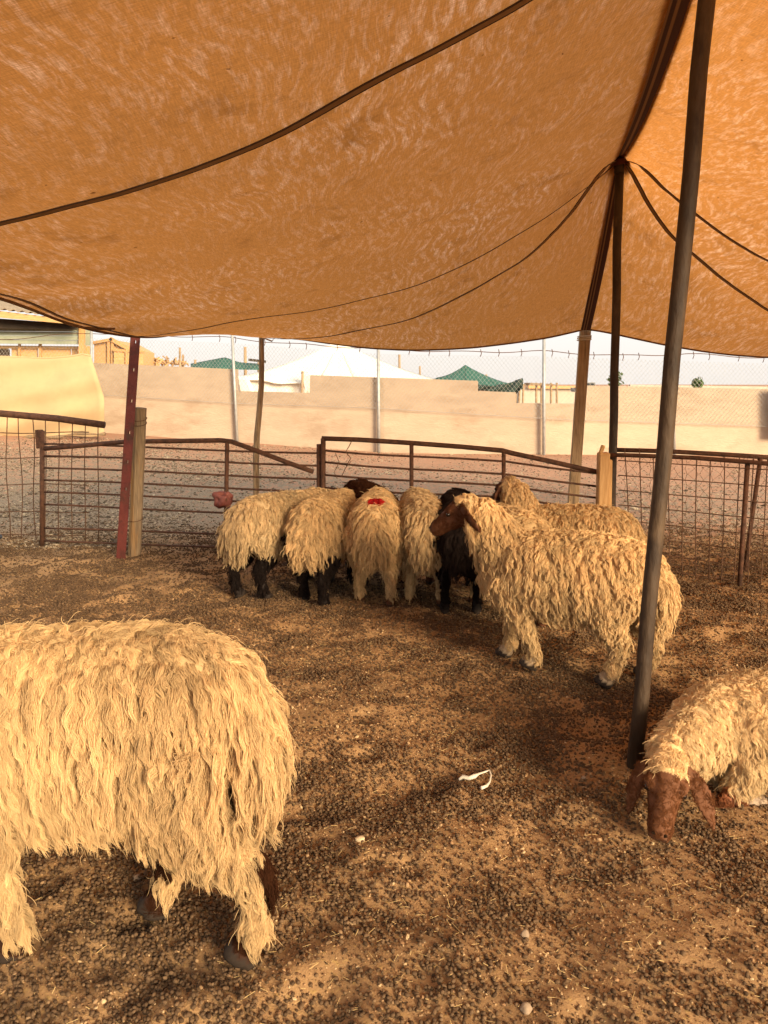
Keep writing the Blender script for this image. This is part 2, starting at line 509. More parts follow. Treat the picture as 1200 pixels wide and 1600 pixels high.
def build_ground():
    xs = np.concatenate([[-900, -400, -180, -90, -50, -32, -22, -16, -12, -9, -7, -6, -5.2, -4.6], np.arange(-4.2, 5.01, .02), [5.4, 6, 6.8, 8, 10, 13, 17, 23, 33, 52, 92, 185, 400, 900]])
    ys = np.concatenate([[-900, -300, -100, -40, -18, -9, -5, -3, -2, -1.2, -.6, -.2, .2, .5], np.arange(.7, 8.6, .02), 8.6 + np.cumsum(np.geomspace(.03, 1.5, 70)), [40, 48, 60, 80, 110, 160, 240, 400, 800, 1500, 2500]])
    ys = np.unique(ys)
    X, Y = np.meshgrid(xs, ys)
    Z = full_h(X.ravel(), Y.ravel())
    nx, ny = len(xs), len(ys)
    co = np.stack([X.ravel(), Y.ravel(), Z], 1)
    i = np.arange(nx * ny).reshape(ny, nx)
    q = np.stack([i[:-1, :-1], i[:-1, 1:], i[1:, 1:], i[1:, :-1]], -1).reshape(-1, 4)
    me = bpy.data.meshes.new('ground')
    me.vertices.add(len(co)); me.vertices.foreach_set('co', co.ravel())
    me.loops.add(q.size); me.loops.foreach_set('vertex_index', q.ravel())
    me.polygons.add(len(q)); me.polygons.foreach_set('loop_start', np.arange(len(q)) * 4)
    me.update(calc_edges=True)
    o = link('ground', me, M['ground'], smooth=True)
    tag(o, 'red brown trampled sand under the tent reaching out to the wall', kind='structure')


build_ground()


# ------------------------------------------------------------------ tent canopy
def resample(pts, n):
    pts = np.array(pts, float)
    d = np.concatenate([[0], np.cumsum(np.linalg.norm(np.diff(pts, axis=0), axis=1))])
    t = np.linspace(0, d[-1], n)
    # smooth (Catmull-like) by linear resample then light smoothing
    out = np.stack([np.interp(t, d, pts[:, k]) for k in range(3)], 1)
    return out


def smooth_line(p, it=3, keep=()):
    p = p.copy()
    for _ in range(it):
        q = p.copy()
        q[1:-1] = (p[:-2] + 2 * p[1:-1] + p[2:]) / 4
        for k in keep: q[k] = p[k]
        p = q
    return p


A = np.array(U(968, 243, 6.3))
B = np.array([1.10, 2.83, 3.22])
F0 = np.array([.64, .6, 3.10])
Cc = np.array(U(915, 514, 8.3))


def sagline(a, b, n, sag):
    t = np.linspace(0, 1, n)[:, None]
    p = a + (b - a) * t
    p[:, 2] -= sag * 4 * (t * (1 - t))[:, 0]
    return p


NB, NA, NCn = 36, 40, 28
ridge = np.concatenate([sagline(F0, B, NB, .06)[:-1], sagline(B, A, NA, .13)[:-1], sagline(A, Cc, NCn, .06)])
NS = len(ridge)
iB, iA = NB - 1, NB + NA - 2
NT = 56

left_edge = [(-2.9, .6, 2.3), (-2.75, 1.8, 2.12), (-2.5, 3.4, 2.06)] + [U(*p) for p in
    ((0, 465, 4.6), (50, 483, 5.0), (100, 503, 5.4), (150, 517, 5.8), (200, 525, 6.2), (235, 527, 6.5), (265, 524, 6.8), (300, 512, 7.1), (340, 504, 7.4))]
back_left = [tuple(Cc)] + [U(*p) for p in ((860, 527, 8.28), (800, 536, 8.25), (740, 543, 8.2), (690, 546, 8.15), (640, 547, 8.1), (580, 544, 8.05), (520, 537, 8.0), (460, 528, 7.95), (425, 527, 7.9), (408, 522, 7.8), (375, 511, 7.6), (340, 504, 7.4))]
right_edge = [(5.4, .6, 2.45), (5.6, 2.6, 2.05), (5.9, 5.4, 1.85), (6.1, 7.9, 1.9)]
back_right = [tuple(Cc)] + [U(*p) for p in ((940, 517, 8.29), (980, 526, 8.27), (1040, 539, 8.24), (1100, 549, 8.2), (1150, 555, 8.18), (1200, 558, 8.15))] + [(4.7, 8.1, 1.77), (5.3, 8.0, 1.81), (6.1, 7.9, 1.9)]
front_left = [tuple(F0), (-1.2, .6, 2.62), (-2.9, .6, 2.3)]
front_right = [tuple(F0), (3.0, .6, 2.70), (5.4, .6, 2.45)]


def sheet(edge, back, front, grav):
    # grid [s, t]: s along the ridge (front to back), t from the ridge to the edge
    e = smooth_line(resample(edge, NS), 4); bk = smooth_line(resample(back, NT), 3); fr = resample(front, NT)
    s = np.linspace(0, 1, NS)[:, None, None]; t = np.linspace(0, 1, NT)[None, :, None]
    r_ = ridge[:, None, :]; ee = e[:, None, :]; ff = fr[None]; bb = bk[None]
    P = (1 - t) * r_ + t * ee + (1 - s) * ff + s * bb - ((1 - s) * (1 - t) * ridge[0] + (1 - s) * t * e[0] + s * (1 - t) * ridge[-1] + s * t * e[-1])
    Z = P[:, :, 2].copy()
    w = 1.85
    ii, jj = np.meshgrid(np.arange(NS), np.arange(NT), indexing='ij')
    inner = (ii > 0) & (ii < NS - 1) & (jj > 0) & (jj < NT - 1)
    red = inner & ((ii + jj) % 2 == 0); blk = inner & ((ii + jj) % 2 == 1)
    for it in range(420):
        for m in (red, blk):
            avg = np.zeros_like(Z)
            avg[1:-1, 1:-1] = (Z[2:, 1:-1] + Z[:-2, 1:-1] + Z[1:-1, 2:] + Z[1:-1, :-2]) / 4 - grav
            Z[m] += w * (avg[m] - Z[m])
    x, y = P[:, :, 0], P[:, :, 1]
    fade = np.minimum(1, jj / 6.0) * np.minimum(1, (NT - 1 - jj) / 4.0) * np.minimum(1, (NS - 1 - ii) / 4.0)
    Z += fade * ((fbm(x * 1.1, y * 1.1, 31, 3) - .5) * .05 + (fbm(x * 4 + y * 3, y * 1.2 - x, 35, 2) - .5) * .012)
    # pleats running out from the pole tops
    for pk in (A, B):
        dx, dy = x - pk[0], y - pk[1]
        rr = np.hypot(dx, dy); an = np.arctan2(dy, dx)
        Z += fade * .010 * np.exp(-rr / .7) * np.sin(an * 22 + 2 * fbm(an * 2, rr, 5)) * np.minimum(1, rr / .15)
    # loose folds near the edge
    te = jj / (NT - 1.0)
    Z += fade * .02 * np.clip((te - .72) / .28, 0, 1) * np.sin(ii * .42 + 3 * fbm(x, y, 8)) * np.clip((s[:, :, 0] - .3) / .3, 0, 1)
    return np.stack([x, y, Z], 2)


SL = sheet(left_edge, back_left, front_left, .00011)
SR = sheet(right_edge, back_right, front_right, .00006)


def sample(S, s, t):
    """point of a sheet at float indices"""
    s = min(max(s, 0), NS - 1.001); t = min(max(t, 0), NT - 1.001)
    i, j = int(s), int(t); a, b = s - i, t - j
    return (S[i, j] * (1 - a) + S[i + 1, j] * a) * (1 - b) + (S[i, j + 1] * (1 - a) + S[i + 1, j + 1] * a) * b


def build_canopy():
    root = empty('canvas_tent', (0, 2.4, 0), 'orange brown canvas shade tent stretched over the sheep pen', 'tent')
    ids = np.arange(NS * (2 * NT - 1)).reshape(NS, 2 * NT - 1)
    P = np.concatenate([SL[:, ::-1], SR[:, 1:]], 1)
    q = np.stack([ids[:-1, :-1], ids[:-1, 1:], ids[1:, 1:], ids[1:, :-1]], -1).reshape(-1, 4)
    me = bpy.data.meshes.new('canopy')
    me.from_pydata(P.reshape(-1, 3).tolist(), [], q.tolist())
    uvl = me.uv_layers.new(name='UVMap')
    pc = P.reshape(-1, 3)
    lu = pc[q.ravel()][:, :2]
    uvl.data.foreach_set('uv', lu.astype(np.float32).ravel())
    link('canopy', me, M['canvas'], root, smooth=True)

    def strip(name, pts, width, mat, drop=.006, side=None):
        pts = [Vector(p) for p in pts]
        v = []; f = []; uv = []
        for i, p in enumerate(pts):
            tg = (pts[min(i + 1, len(pts) - 1)] - pts[max(i - 1, 0)]).normalized()
            sd_ = tg.cross(Vector((0, 0, 1))).normalized()
            up = sd_.cross(tg)
            for k in (-.5, .5):
                for h in (0, -.004):
                    v.append(p + sd_ * width * k + up * (h - drop))
        for i in range(len(pts) - 1):
            a, b = i * 4, i * 4 + 4
            f += [(a, a + 2, b + 2, b), (a + 1, b + 1, b + 3, a + 3), (a, b, b + 1, a + 1), (a + 2, a + 3, b + 3, b + 2)]
        me = bpy.data.meshes.new(name)
        me.from_pydata([tuple(x) for x in v], [], f)
        ul = me.uv_layers.new(name='UVMap')
        for lp in me.loops:
            ul.data[lp.index].uv = (lp.vertex_index // 4 * .05, 1.0 if lp.vertex_index % 4 > 1 else 0.0)
        return link(name, me, mat, root)

    # the ridge webbing, behind and in front of the far pole
    strip('ridge_webbing', ridge[:iA + 1], .135, M['ridge'], .012)
    strip('ridge_webbing', ridge[iA:], .10, M['ridge'], .012)
    # seams that run out from the pole tops
    def seam(S, path, w=.035):
        up = 4
        si = np.linspace(0, NS - 1.001, (NS - 1) * up); tj = np.linspace(0, NT - 1.001, (NT - 1) * up)
        st = []
        i0 = si.astype(int)[:, None]; j0 = tj.astype(int)[None]; fa = (si - si.astype(int))[:, None, None]; fb = (tj - tj.astype(int))[None, :, None]
        Q = (S[i0, j0] * (1 - fa) + S[i0 + 1, j0] * fa) * (1 - fb) + (S[i0, j0 + 1] * (1 - fa) + S[i0 + 1, j0 + 1] * fa) * fb
        dd = Q - np.array([0, 0, CAMZ]); fw = dd[:, :, 1] * CP - dd[:, :, 2] * SP; uu = dd[:, :, 1] * SP + dd[:, :, 2] * CP
        fw = np.where(fw > .1, fw, 1e-6)
        PX = 600 + dd[:, :, 0] / fw * 1200; PY = 800 - uu / fw * 1200
        for p in path:
            if isinstance(p[0], str):      # a grid position
                st.append((p[1], p[2]))
            else:
                k = int(np.argmin((PX - p[0]) ** 2 + (PY - p[1]) ** 2)); st.append((si[k // len(tj)], tj[k % len(tj)]))
        st = np.array(st, float); t = np.linspace(0, 1, len(st)); tt = np.linspace(0, 1, 90)
        ss = np.stack([np.interp(tt, t, st[:, 0]), np.interp(tt, t, st[:, 1])], 1)
        for _ in range(12):
            ss[1:-1] = (ss[:-2] + 2 * ss[1:-1] + ss[2:]) / 4
        strip('seam', [sample(S, a, b) for a, b in ss], w, M['tape'], .006)
    SEAMS(seam)
    # hem rope round the edge
    def hem(line):
        mb = MB(); mb.tube(line, .013, 6); mb.build('hem', M['tape_plain'], root, True)
    hem(SL[:, -1]); hem(SL[-1, :]); hem(SR[:, -1]); hem(SR[-1, :]); hem(SL[0, :]); hem(SR[0, :])
    # second stitched line of the left hem
    strip('hem_tape', [sample(SL, s, NT - 2.2) for s in range(iB, NS - 18)], .03, M['tape'], .006)
    # reinforcement over the pole top
    for k, c in enumerate((A, B)):
        mb = MB(); n = 18; v = [(c[0], c[1], c[2] + .012)]; f = []
        for ring, (rr, dz) in enumerate(((.06, .006), (.12, -.03), (.135, -.075))):
            for a in range(n):
                an = 2 * math.pi * a / n
                v.append((c[0] + rr * math.cos(an), c[1] + rr * math.sin(an), c[2] + dz - .02 - .01 * math.cos(3 * an)))
        for a in range(n):
            b = (a + 1) % n
            f.append((0, 1 + a, 1 + b))
            for r_ in range(2):
                f.append((1 + r_ * n + a, 1 + (r_ + 1) * n + a, 1 + (r_ + 1) * n + b, 1 + r_ * n + b))
        mb.add(v, f); mb.build('pole_cap', M['patch'], root, True)
    # mended tear near the left edge: a line of rough stitches
    tear = [U(*p) for p in ((55, 441, 5.3), (90, 448, 5.45), (120, 458, 5.6), (150, 466, 5.75), (172, 474, 5.85), (183, 484, 5.9))]
    mb = MB()
    tp = []
    for p in tear:
        d = (SL.reshape(-1, 3) - np.array(p)); dxy = np.hypot(d[:, 0], d[:, 1]); k = int(np.argmin(dxy))
        tp.append(SL.reshape(-1, 3)[k] - np.array([0, 0, .008]))
    mb.tube(tp, [.004, .010, .007, .012, .008, .004], 5); mb.build('mended_tear', M['tape_plain'], root, True)
    return root


M['tape_plain'] = noisy('hem_rope', (.13, .06, .022), (.20, .10, .04), 20, .9)


def SEAMS(seam):
    e = NT - 1.0
    seam(SL, [('g', iB, 0), (820, 0), (700, 65), (600, 115), (400, 225), (200, 295), (0, 345), (-200, 380), ('g', iB + 14, e)], .05)
    seam(SL, [('g', iA, 0), (950, 255), (890, 335), (825, 400), (750, 445), (650, 495), (550, 517), ('g', NS - 7, 40), ('g', NS - 2, e - 8)], .032)
    seam(SL, [('g', iA, 0), (930, 280), (800, 370), (700, 425), (600, 460), (500, 482), (400, 494), ('g', iA + 8, e)], .018)
    seam(SR, [('g', iA, 0), (982, 260), (1017, 322), (1055, 372), (1083, 395), (1129, 434), (1199, 484), (1300, 520), ('g', NS - 1, 40)], .036)
    seam(SR, [('g', iA, 0), (995, 252), (1036, 293), (1063, 314), (1086, 333), (1145, 374), (1199, 407), (1330, 450), ('g', iA + 6, e)], .032)
    seam(SR, [('g', iB, 0), ('g', iB + 4, e)], .035)


build_canopy()


# ------------------------------------------------------------------ tent poles and posts
def pole(name, a, b, r_, mat, label, cat, n=14, collar=None):
    root = empty(name, a, label, cat)
    a = Vector(a); b = Vector(b)
    mb = MB(); k = 10
    mb.tube([a + (b - a) * (i / k) + Vector((.004 * math.sin(i * 2.1), .004 * math.cos(i * 1.7), 0)) for i in range(k + 1)], r_, n)
    mb.build('shaft', mat, root, True)
    mb = MB(); mb.tube([b - (b - a).normalized() * .10, b + (b - a).normalized() * .01], r_ * 1.12, n); mb.build('top_sleeve', mat, root, True)
    return root


g0 = Vector(G(990, 1205)); g0.z = gz(g0.x, g0.y) - .03
pole('tent_pole', g0, B + np.array([0, 0, -.03]), .029, M['pole'], 'thick dark steel tent pole standing beside the lying sheep', 'pole')
g1 = Vector(U(954, 880, 6.3)); g1.z = -.04
pole('tent_pole', g1, A + np.array([0, 0, -.03]), .034, M['pole'], 'slender dark steel tent pole under the canvas peak behind the sheep', 'pole')


def board(name, top, bot, w, d, mat, label, cat='post', parts=None):
    root = empty(name, bot, label, cat)
    mb = MB()
    t = Vector(top); b = Vector(bot)
    n = 6
    ax = (t - b).normalized()
    for i in range(1):
        mb.bar(b, t, w, d, up=(0, 1, 0))
    mb.build('plank', mat, root, False, .004)
    return root


# wooden board post at the back edge of the canvas
top = U(915, 511, 8.36); bot = U(893, 818, 8.36)
pr = board('wooden_post', (top[0], top[1], top[2] + .02), (bot[0], bot[1], -.05), .115, .05, M['wood'], 'tall wooden plank post holding up the back edge of the canvas')
mb = MB()
for k in range(3):
    z = top[2] - .10 - k * .018; x = top[0] - .008 - k * .001
    mb.tube([(x - .066, 8.325, z), (x + .066, 8.325, z + .006), (x + .066, 8.395, z), (x - .066, 8.395, z), (x - .066, 8.325, z)], .007, 5)
mb.build('rope_lashing', M['string'], pr)

# slim crooked wooden pole under the sagging edge
top = Vector(U(410, 524, 7.86)); bot = Vector(U(396, 826, 7.95)); bot.z = -.05
root = empty('wooden_pole', bot, 'slim crooked wooden pole propping the sagging canvas edge', 'pole')
mb = MB(); mb.tube([bot + (top - bot) * (i / 8) + Vector((.012 * math.sin(i * 1.3), 0, 0)) for i in range(9)], [.036 - .0012 * i for i in range(9)], 9)
mb.build('shaft', M['wood'], root, True)
mb = MB(); c_ = top
mb.tube([c_ + Vector((.0, -.04, -.02)), c_ + Vector((.10, -.04, -.06)), c_ + Vector((.13, -.03, -.02)), c_ + Vector((.08, -.02, .02))], .008, 5); mb.build('rope', M['string'], root, True)

# red angle iron with holes
top = Vector(U(205, 521, 6.50)); bot = Vector(U(181, 868, 6.58)); bot.z = -.06
root = empty('angle_iron_post', bot, 'red painted angle iron post with punched holes at the pen corner', 'post')
ax = (top - bot).normalized()
sx_ = Vector((1, -.25, 0)).normalized()
sy_ = Vector((.25, 1, 0)).normalized()
# front flange as a strip with real square holes
L = (top - bot).length
holes = [L * k for k in (.34, .46, .585, .72, .85, .965)]
w = .085; th = .006; hs = .012
mb = MB()


def flange_piece(z0, z1, x0, x1):
    c = bot + ax * ((z0 + z1) / 2) + sx_ * ((x0 + x1) / 2)
    Mx = Matrix((sx_, sy_, ax)).transposed()
    mb.box(c, (x1 - x0, th, z1 - z0), Mx)


zc = 0
for h in holes:
    flange_piece(zc, h - hs, 0, w); flange_piece(h - hs, h + hs, 0, w / 2 - hs / 2 - .003); flange_piece(h - hs, h + hs, w / 2 + hs / 2 + .003, w); zc = h + hs
flange_piece(zc, L, 0, w)
o = mb.build('front_flange', M['red_iron'], root)
mb = MB(); Mx = Matrix((sy_, sx_, ax)).transposed()
mb.box(bot + ax * (L / 2) + sy_ * .036 + sx_ * (-.0032), (.070, .006, L), Mx); mb.build('side_flange', M['red_iron'], root)

# wooden stump lashed beside it
top = Vector(U(219, 637, 6.66)); bot = Vector(U(209, 868, 6.70)); bot.z = -.05
root = empty('wooden_post', bot, 'short grey wooden post wired beside the red angle iron', 'post')
mb = MB(); mb.tube([bot + (top - bot) * (i / 6) for i in range(7)], [.058, .058, .057, .056, .057, .055, .054], 9); mb.build('plank', M['wood_grey'], root)
for f_ in (.93, .90, .28):
    mb = MB(); c = bot + (top - bot) * f_; n = 12
    mb.tube([c + Vector((.061 * math.cos(2 * math.pi * k / n) - .05 * (k % 12 in (5, 6, 7)), .061 * math.sin(2 * math.pi * k / n), .02 * math.sin(k * .52))) for k in range(n + 1)], .0035, 5, False)
    mb.build('wire_tie', M['wire'], root)

# split timber stub beside the far pole
top = Vector(U(943, 707, 6.12)); bot = Vector(U(938, 885, 6.14)); bot.z = -.05
root = empty('timber_stub', bot, 'yellow split timber stub beside the far tent pole', 'post')
mb = MB(); mb.bar(bot, top, .085, .09, up=(0, 1, 0)); mb.build('beam', M['pine'], root, False, .008)
mb = MB(); mb.bar(bot + Vector((.072, .03, 0)), top + Vector((.060, .03, -.06)), .036, .05, up=(0, 1, 0)); mb.build('splinter', M['pine'], root, False, .006)
mb = MB(); mb.bar(top + Vector((-.03, -.02, -.01)), top + Vector((-.01, -.02, .06)), .03, .03, up=(0, 1, 0)); mb.build('split_tip', M['pine'], root, False, .006)


# ------------------------------------------------------------------ pen fences
def tubepart(root, name, pts, r_, mat=None, n=8):
    mb = MB(); mb.tube(pts, r_, n); return mb.build(name, mat or M['rust'], root, True)


def along(p, q, u):
    return tuple(p[k] + (q[k] - p[k]) * u for k in range(3))


# left gate panel: bent top pipe, nine rails, three uprights
yl, yr = 7.1, 6.45


def gY(px):
    return yl + (yr - yl) * (px - 65) / 440.0


root = empty('gate_panel', (U(280, 860, 6.8)[0], 6.8, 0), 'rusty gate panel with bent top pipe beside the red angle iron', 'fence', 'rusty pipe panels of the pen')
tubepart(root, 'top_pipe', [U(px, py, gY(px)) for px, py in ((70, 701), (120, 697), (165, 693), (200, 690), (280, 689), (345, 688), (362, 690), (400, 704), (450, 723), (489, 737))], .021)
for px, y0, y1 in ((66, 673, 852), (355, 690, 868), (499, 694, 880)):
    tubepart(root, 'upright', [U(px, y0, gY(px)), U(px + (-3 if px == 355 else 0), y1 + 2, gY(px))], .024 if px != 355 else .019)
mb = MB(); mb.box(U(62, 686, gY(66)), (.055, .05, .17)); mb.build('hinge_bracket', M['rust'], root)
for y0, y1, x1 in ((694, 708, 497), (712, 727, 497), (731, 748, 497), (750, 768, 497), (769, 788, 497), (789, 806, 497), (826, 838, 497), (846, 858, 420)):
    pts = []
    for k in range(12):
        px = 68 + (x1 - 68) * k / 11
        pts.append(U(px, y0 + (y1 - y0) * (px - 68) / 430 + 1.1 * math.sin(px * .013 + y0), gY(px)))
    tubepart(root, 'rail', pts, .0095, n=6)

# second panel behind the sheep
def hY(px):
    return 6.42 + (6.18 - 6.42) * (px - 503) / 430.0


root = empty('gate_panel', (U(720, 880, 6.3)[0], 6.3, 0), 'rusty gate panel sagging to the right behind the huddled sheep', 'fence', 'rusty pipe panels of the pen')
tubepart(root, 'top_pipe', [U(px, py, hY(px)) for px, py in ((503, 685), (560, 687), (640, 692), (720, 698), (785, 704), (800, 708), (860, 721), (900, 730), (936, 738))], .020)
for px, y0, y1 in ((505, 685, 885), (643, 692, 885), (787, 704, 885)):
    tubepart(root, 'upright', [U(px, y0, hY(px)), U(px, y1, hY(px))], .021 if px == 505 else .017)
for k, (a, b, c) in enumerate(((704, 713, 722), (722, 733, 742), (742, 751, 760), (762, 771, 778), (782, 790, 796), (803, 810, 814), (824, 830, 834), (846, 850, 852))):
    tubepart(root, 'rail', [U(507, a, hY(507)), U(570, (a + b) / 2 + 1, hY(570)), U(641, b, hY(641)), U(720, (b + c) / 2 - 1, hY(720)), U(790, c - 1, hY(790)), U(860, c + 9, hY(860)), U(934, c + 18, hY(934))], .0095, n=6)
# loose wires twisted on it
tubepart(root, 'loose_wire', [U(*p, 6.36) for p in ((550, 688), (545, 698), (540, 706), (548, 716), (541, 728))], .004, M['wire'], 5)
tubepart(root, 'loose_wire', [U(*p, 6.37) for p in ((524, 708), (530, 722), (522, 738), (527, 748))], .003, M['wire'], 5)
tubepart(root, 'hanger_wire', [U(*p, 6.35) for p in ((549, 720), (540, 731), (534, 744))], .003, M['wire'], 5)

# left wire mesh panel
def mY(px):
    return 7.42 - .0006 * px


root = empty('mesh_panel', (U(60, 845, 7.4)[0], 7.4, 0), 'weld mesh panel under a thick rusty pipe at the left edge', 'fence', 'wire mesh panels of the pen')
tubepart(root, 'top_pipe', [U(-190, 632, mY(-190)), U(0, 646, mY(0)), U(90, 654, mY(90)), U(163, 664, mY(163))], .033, n=10)
for k in range(17):
    px = -176 + 20.6 * k
    y0 = 646 + (px) * .11 - 1
    pts = [U(px + (2.2 * math.sin(k * 2.3 + j * 1.1) if px < 60 else .8 * math.sin(k + j)) + (j * .9 if px < 60 else 0), y0 + (847 - y0) * j / 6, mY(px)) for j in range(7)]
    tubepart(root, 'wire', pts, .0048, M['wire'], 5)
for k, yy in enumerate((676, 715, 757, 800, 836)):
    tubepart(root, 'wire', [U(px, yy + 1.2 * math.sin(px * .04 + k), mY(px) - .006) for px in range(-176, 160, 21)], .0048, M['wire'], 5)

# right wire mesh panel with two leaning uprights
def rY(px):
    return 6.15 - .0022 * (px - 965)


root = empty('mesh_panel', (U(1090, 915, 5.9)[0], 5.9, 0), 'rusty square mesh panel with pipe frame at the right edge', 'fence', 'wire mesh panels of the pen')
tubepart(root, 'top_pipe', [U(950, 711, 6.17), U(975, 711, 6.13), U(1080, 715, 5.9), U(1170, 722, 5.7), U(1330, 735, 5.3)], .017)
tubepart(root, 'upright', [U(1168, 724, 5.72), U(1155, 924, 5.58)], .019)
for k in range(20):
    px = 976 + 22.4 * k
    b = (px - 1075) * -.115
    tubepart(root, 'wire', [U(px + b * j / 5 * .9 + .6 * math.sin(k * 1.7 + j), (700 if k < 2 else 714) + (900 + (px - 975) * .17 - 714) * j / 5, rY(px)) for j in range(6)], .0042, M['wire'], 5)
for k in range(9):
    yy = 720 + 23.2 * k
    tubepart(root, 'wire', [U(px, yy + (px - 975) * (.062 + .012 * k), rY(px) - .006) for px in range(966, 1420, 30)], .0042, M['wire'], 5)
root = empty('pipe_rail', (U(1090, 900, 6.3)[0], 6.3, 0), 'second rusty pipe frame right behind the square mesh panel', 'fence')
tubepart(root, 'top_pipe', [U(963, 703, 6.5), U(1040, 705, 6.42), U(1130, 710, 6.3), U(1330, 723, 6.0)], .019)
tubepart(root, 'upright', [U(1188, 716, 6.2), U(1163, 896, 6.05)], .018)
# netting of thin twisted wire behind
mb = MB()
for k in range(34):
    x0 = 940 + k * 16
    for sg in (-1, 1):
        pts = [U(x0 + sg * 16 * (j % 2) * .5 + (2.5 * math.sin(j * 3.1 + k)), 714 + j * 9, 6.36 - .0018 * (x0 - 965)) for j in range(21)]
        mb.tube(pts, .0016, 3, False)
o = mb.build('wire_netting', M['wire'], root); tag(o, kind='stuff')

# red salt lick on the gate upright
root = empty('salt_lick', U(348, 780, 6.55), 'red brown salt lick block tied to the gate upright', 'salt block')
bm = bmesh.new(); bmesh.ops.create_icosphere(bm, subdivisions=4, radius=1)
c = Vector(U(348, 780, 6.55))
for v in bm.verts:
    p = v.co.copy()
    q = Vector([math.copysign(abs(t) ** .86, t) for t in p])
    q *= 1 + .16 * math.sin(3.1 * p.x + 1.3) * math.cos(2.7 * p.z + .6) + .07 * math.sin(7 * p.y + 5 * p.z) + .05 * math.sin(9 * p.x - 4 * p.z)
    hd = (p - Vector((-.45, -.88, .10)).normalized()).length
    q *= 1 - .38 * math.exp(-(hd / .34) ** 2)
    v.co = Vector((q.x * .088, q.y * .075, q.z * .078)) + c
me = bpy.data.meshes.new('block'); bm.to_mesh(me); bm.free()
link('block', me, M['salt'], root, True)
tubepart(root, 'wire_tie', [U(352, 762, 6.56), U(354, 780, 6.47), U(353, 798, 6.56), U(357, 780, 6.64), U(352, 762, 6.56)], .004, M['wire'], 5)

# blue bucket cut by the left edge of the picture, and a blue rag on the mesh
def bucket(c, h, r0, r1, mat, label):
    mb = MB(); n = 22; v = []; f = []
    prof = [(r0 * .9, 0), (r0, .01), (r1, h), (r1 * 1.05, h), (r1 * 1.05, h - .02), (r1 * .93, h - .015), (r0 * .9, .03)]
    for r_, z in prof:
        for k in range(n):
            a = 2 * math.pi * k / n; v.append((c[0] + r_ * math.cos(a), c[1] + r_ * math.sin(a), c[2] + z))
    for i in range(len(prof) - 1):
        for k in range(n): f.append((i * n + k, i * n + (k + 1) % n, (i + 1) * n + (k + 1) % n, (i + 1) * n + k))
    f.append(tuple(range(n))[::-1]); f.append(tuple((len(prof) - 1) * n + k for k in range(n)))
    mb.add(v, f); root = empty('bucket', c, label, 'bucket'); mb.build('tub', mat, root, True)
    mb = MB(); mb.tube([(c[0] + r1 * 1.04 * math.cos(a), c[1] - .02 - r1 * .5 * math.sin(a), c[2] + h - .01 - .05 * math.sin(a)) for a in np.linspace(0, math.pi, 12)], .004, 5); mb.build('handle', M['galv'], root, True)


gb = G(-28, 868); bucket((gb[0], gb[1], gz(gb[0], gb[1]) - .005), .16, .13, .165, M['black_rubber'], 'dark rubber feed bucket cut by the left edge of the picture')

# ------------------------------------------------------------------ block wall at the back
WB = [(-420, 655), (150, 676), (367, 690), (600, 704), (850, 712), (1250, 711), (1700, 709)]


WY = [(-420, 20.2), (150, 18.8), (367, 18.0), (600, 17.0), (850, 16.3), (1250, 16.2), (1700, 16.4)]


def wall_base(px):
    return float(np.interp(px, [p[0] for p in WB], [p[1] for p in WB]))


def wall_y(px):
    return float(np.interp(px, [p[0] for p in WY], [p[1] for p in WY]))


def wall_pt(px, py=None):
    return Vector(U(px, wall_base(px) if py is None else py, wall_y(px)))


root = empty('block_wall', tuple(wall_pt(600)), 'long beige rendered block wall with stepped top behind the pen', 'wall')
segs = [(-420, 150, 556, 567), (150, 370, 567, 577), (370, 484, 611, 614), (484, 747, 586, 595), (747, 806, 611, 613), (806, 905, 630, 631), (905, 1250, 602, 609), (1250, 1700, 609, 616)]
for x0, x1, y0, y1 in segs:
    brk = [x0] + [p for p in (150, 367, 600, 850, 1250) if x0 + 4 < p < x1 - 4] + [x1]
    v = []; f = []
    n = len(brk)
    for px in brk:
        b = wall_pt(px); t = wall_pt(px, y0 + (y1 - y0) * (px - x0) / (x1 - x0))
        for q in ((b.x, b.y, -.2), (t.x, t.y, t.z), (t.x, t.y + .2, t.z), (b.x, b.y + .2, -.2)): v.append(q)
    for i in range(n - 1):
        a, b = i * 4, i * 4 + 4
        for k in range(4): f.append((a + k, a + (k + 1) % 4, b + (k + 1) % 4, b + k))
    f.append((0, 1, 2, 3)); e = (n - 1) * 4; f.append((e + 3, e + 2, e + 1, e))
    mb = MB(); mb.add(v, f); mb.build('wall_section', M['wall'], root)

# chain link fence in front of the wall
TOPW = [(-200, 545), (143, 520), (362, 528), (450, 537), (591, 545), (718, 550), (850, 549), (970, 556), (1073, 553), (1250, 562), (1600, 566)]
BOTW = [(-200, 600), (143, 616), (362, 630), (591, 638), (850, 654), (1250, 668), (1600, 672)]


def ip(tb, px): return float(np.interp(px, [p[0] for p in tb], [p[1] for p in tb]))


def cl(px, py, off=.10):
    return Vector(U(px, py, wall_y(px) - off))


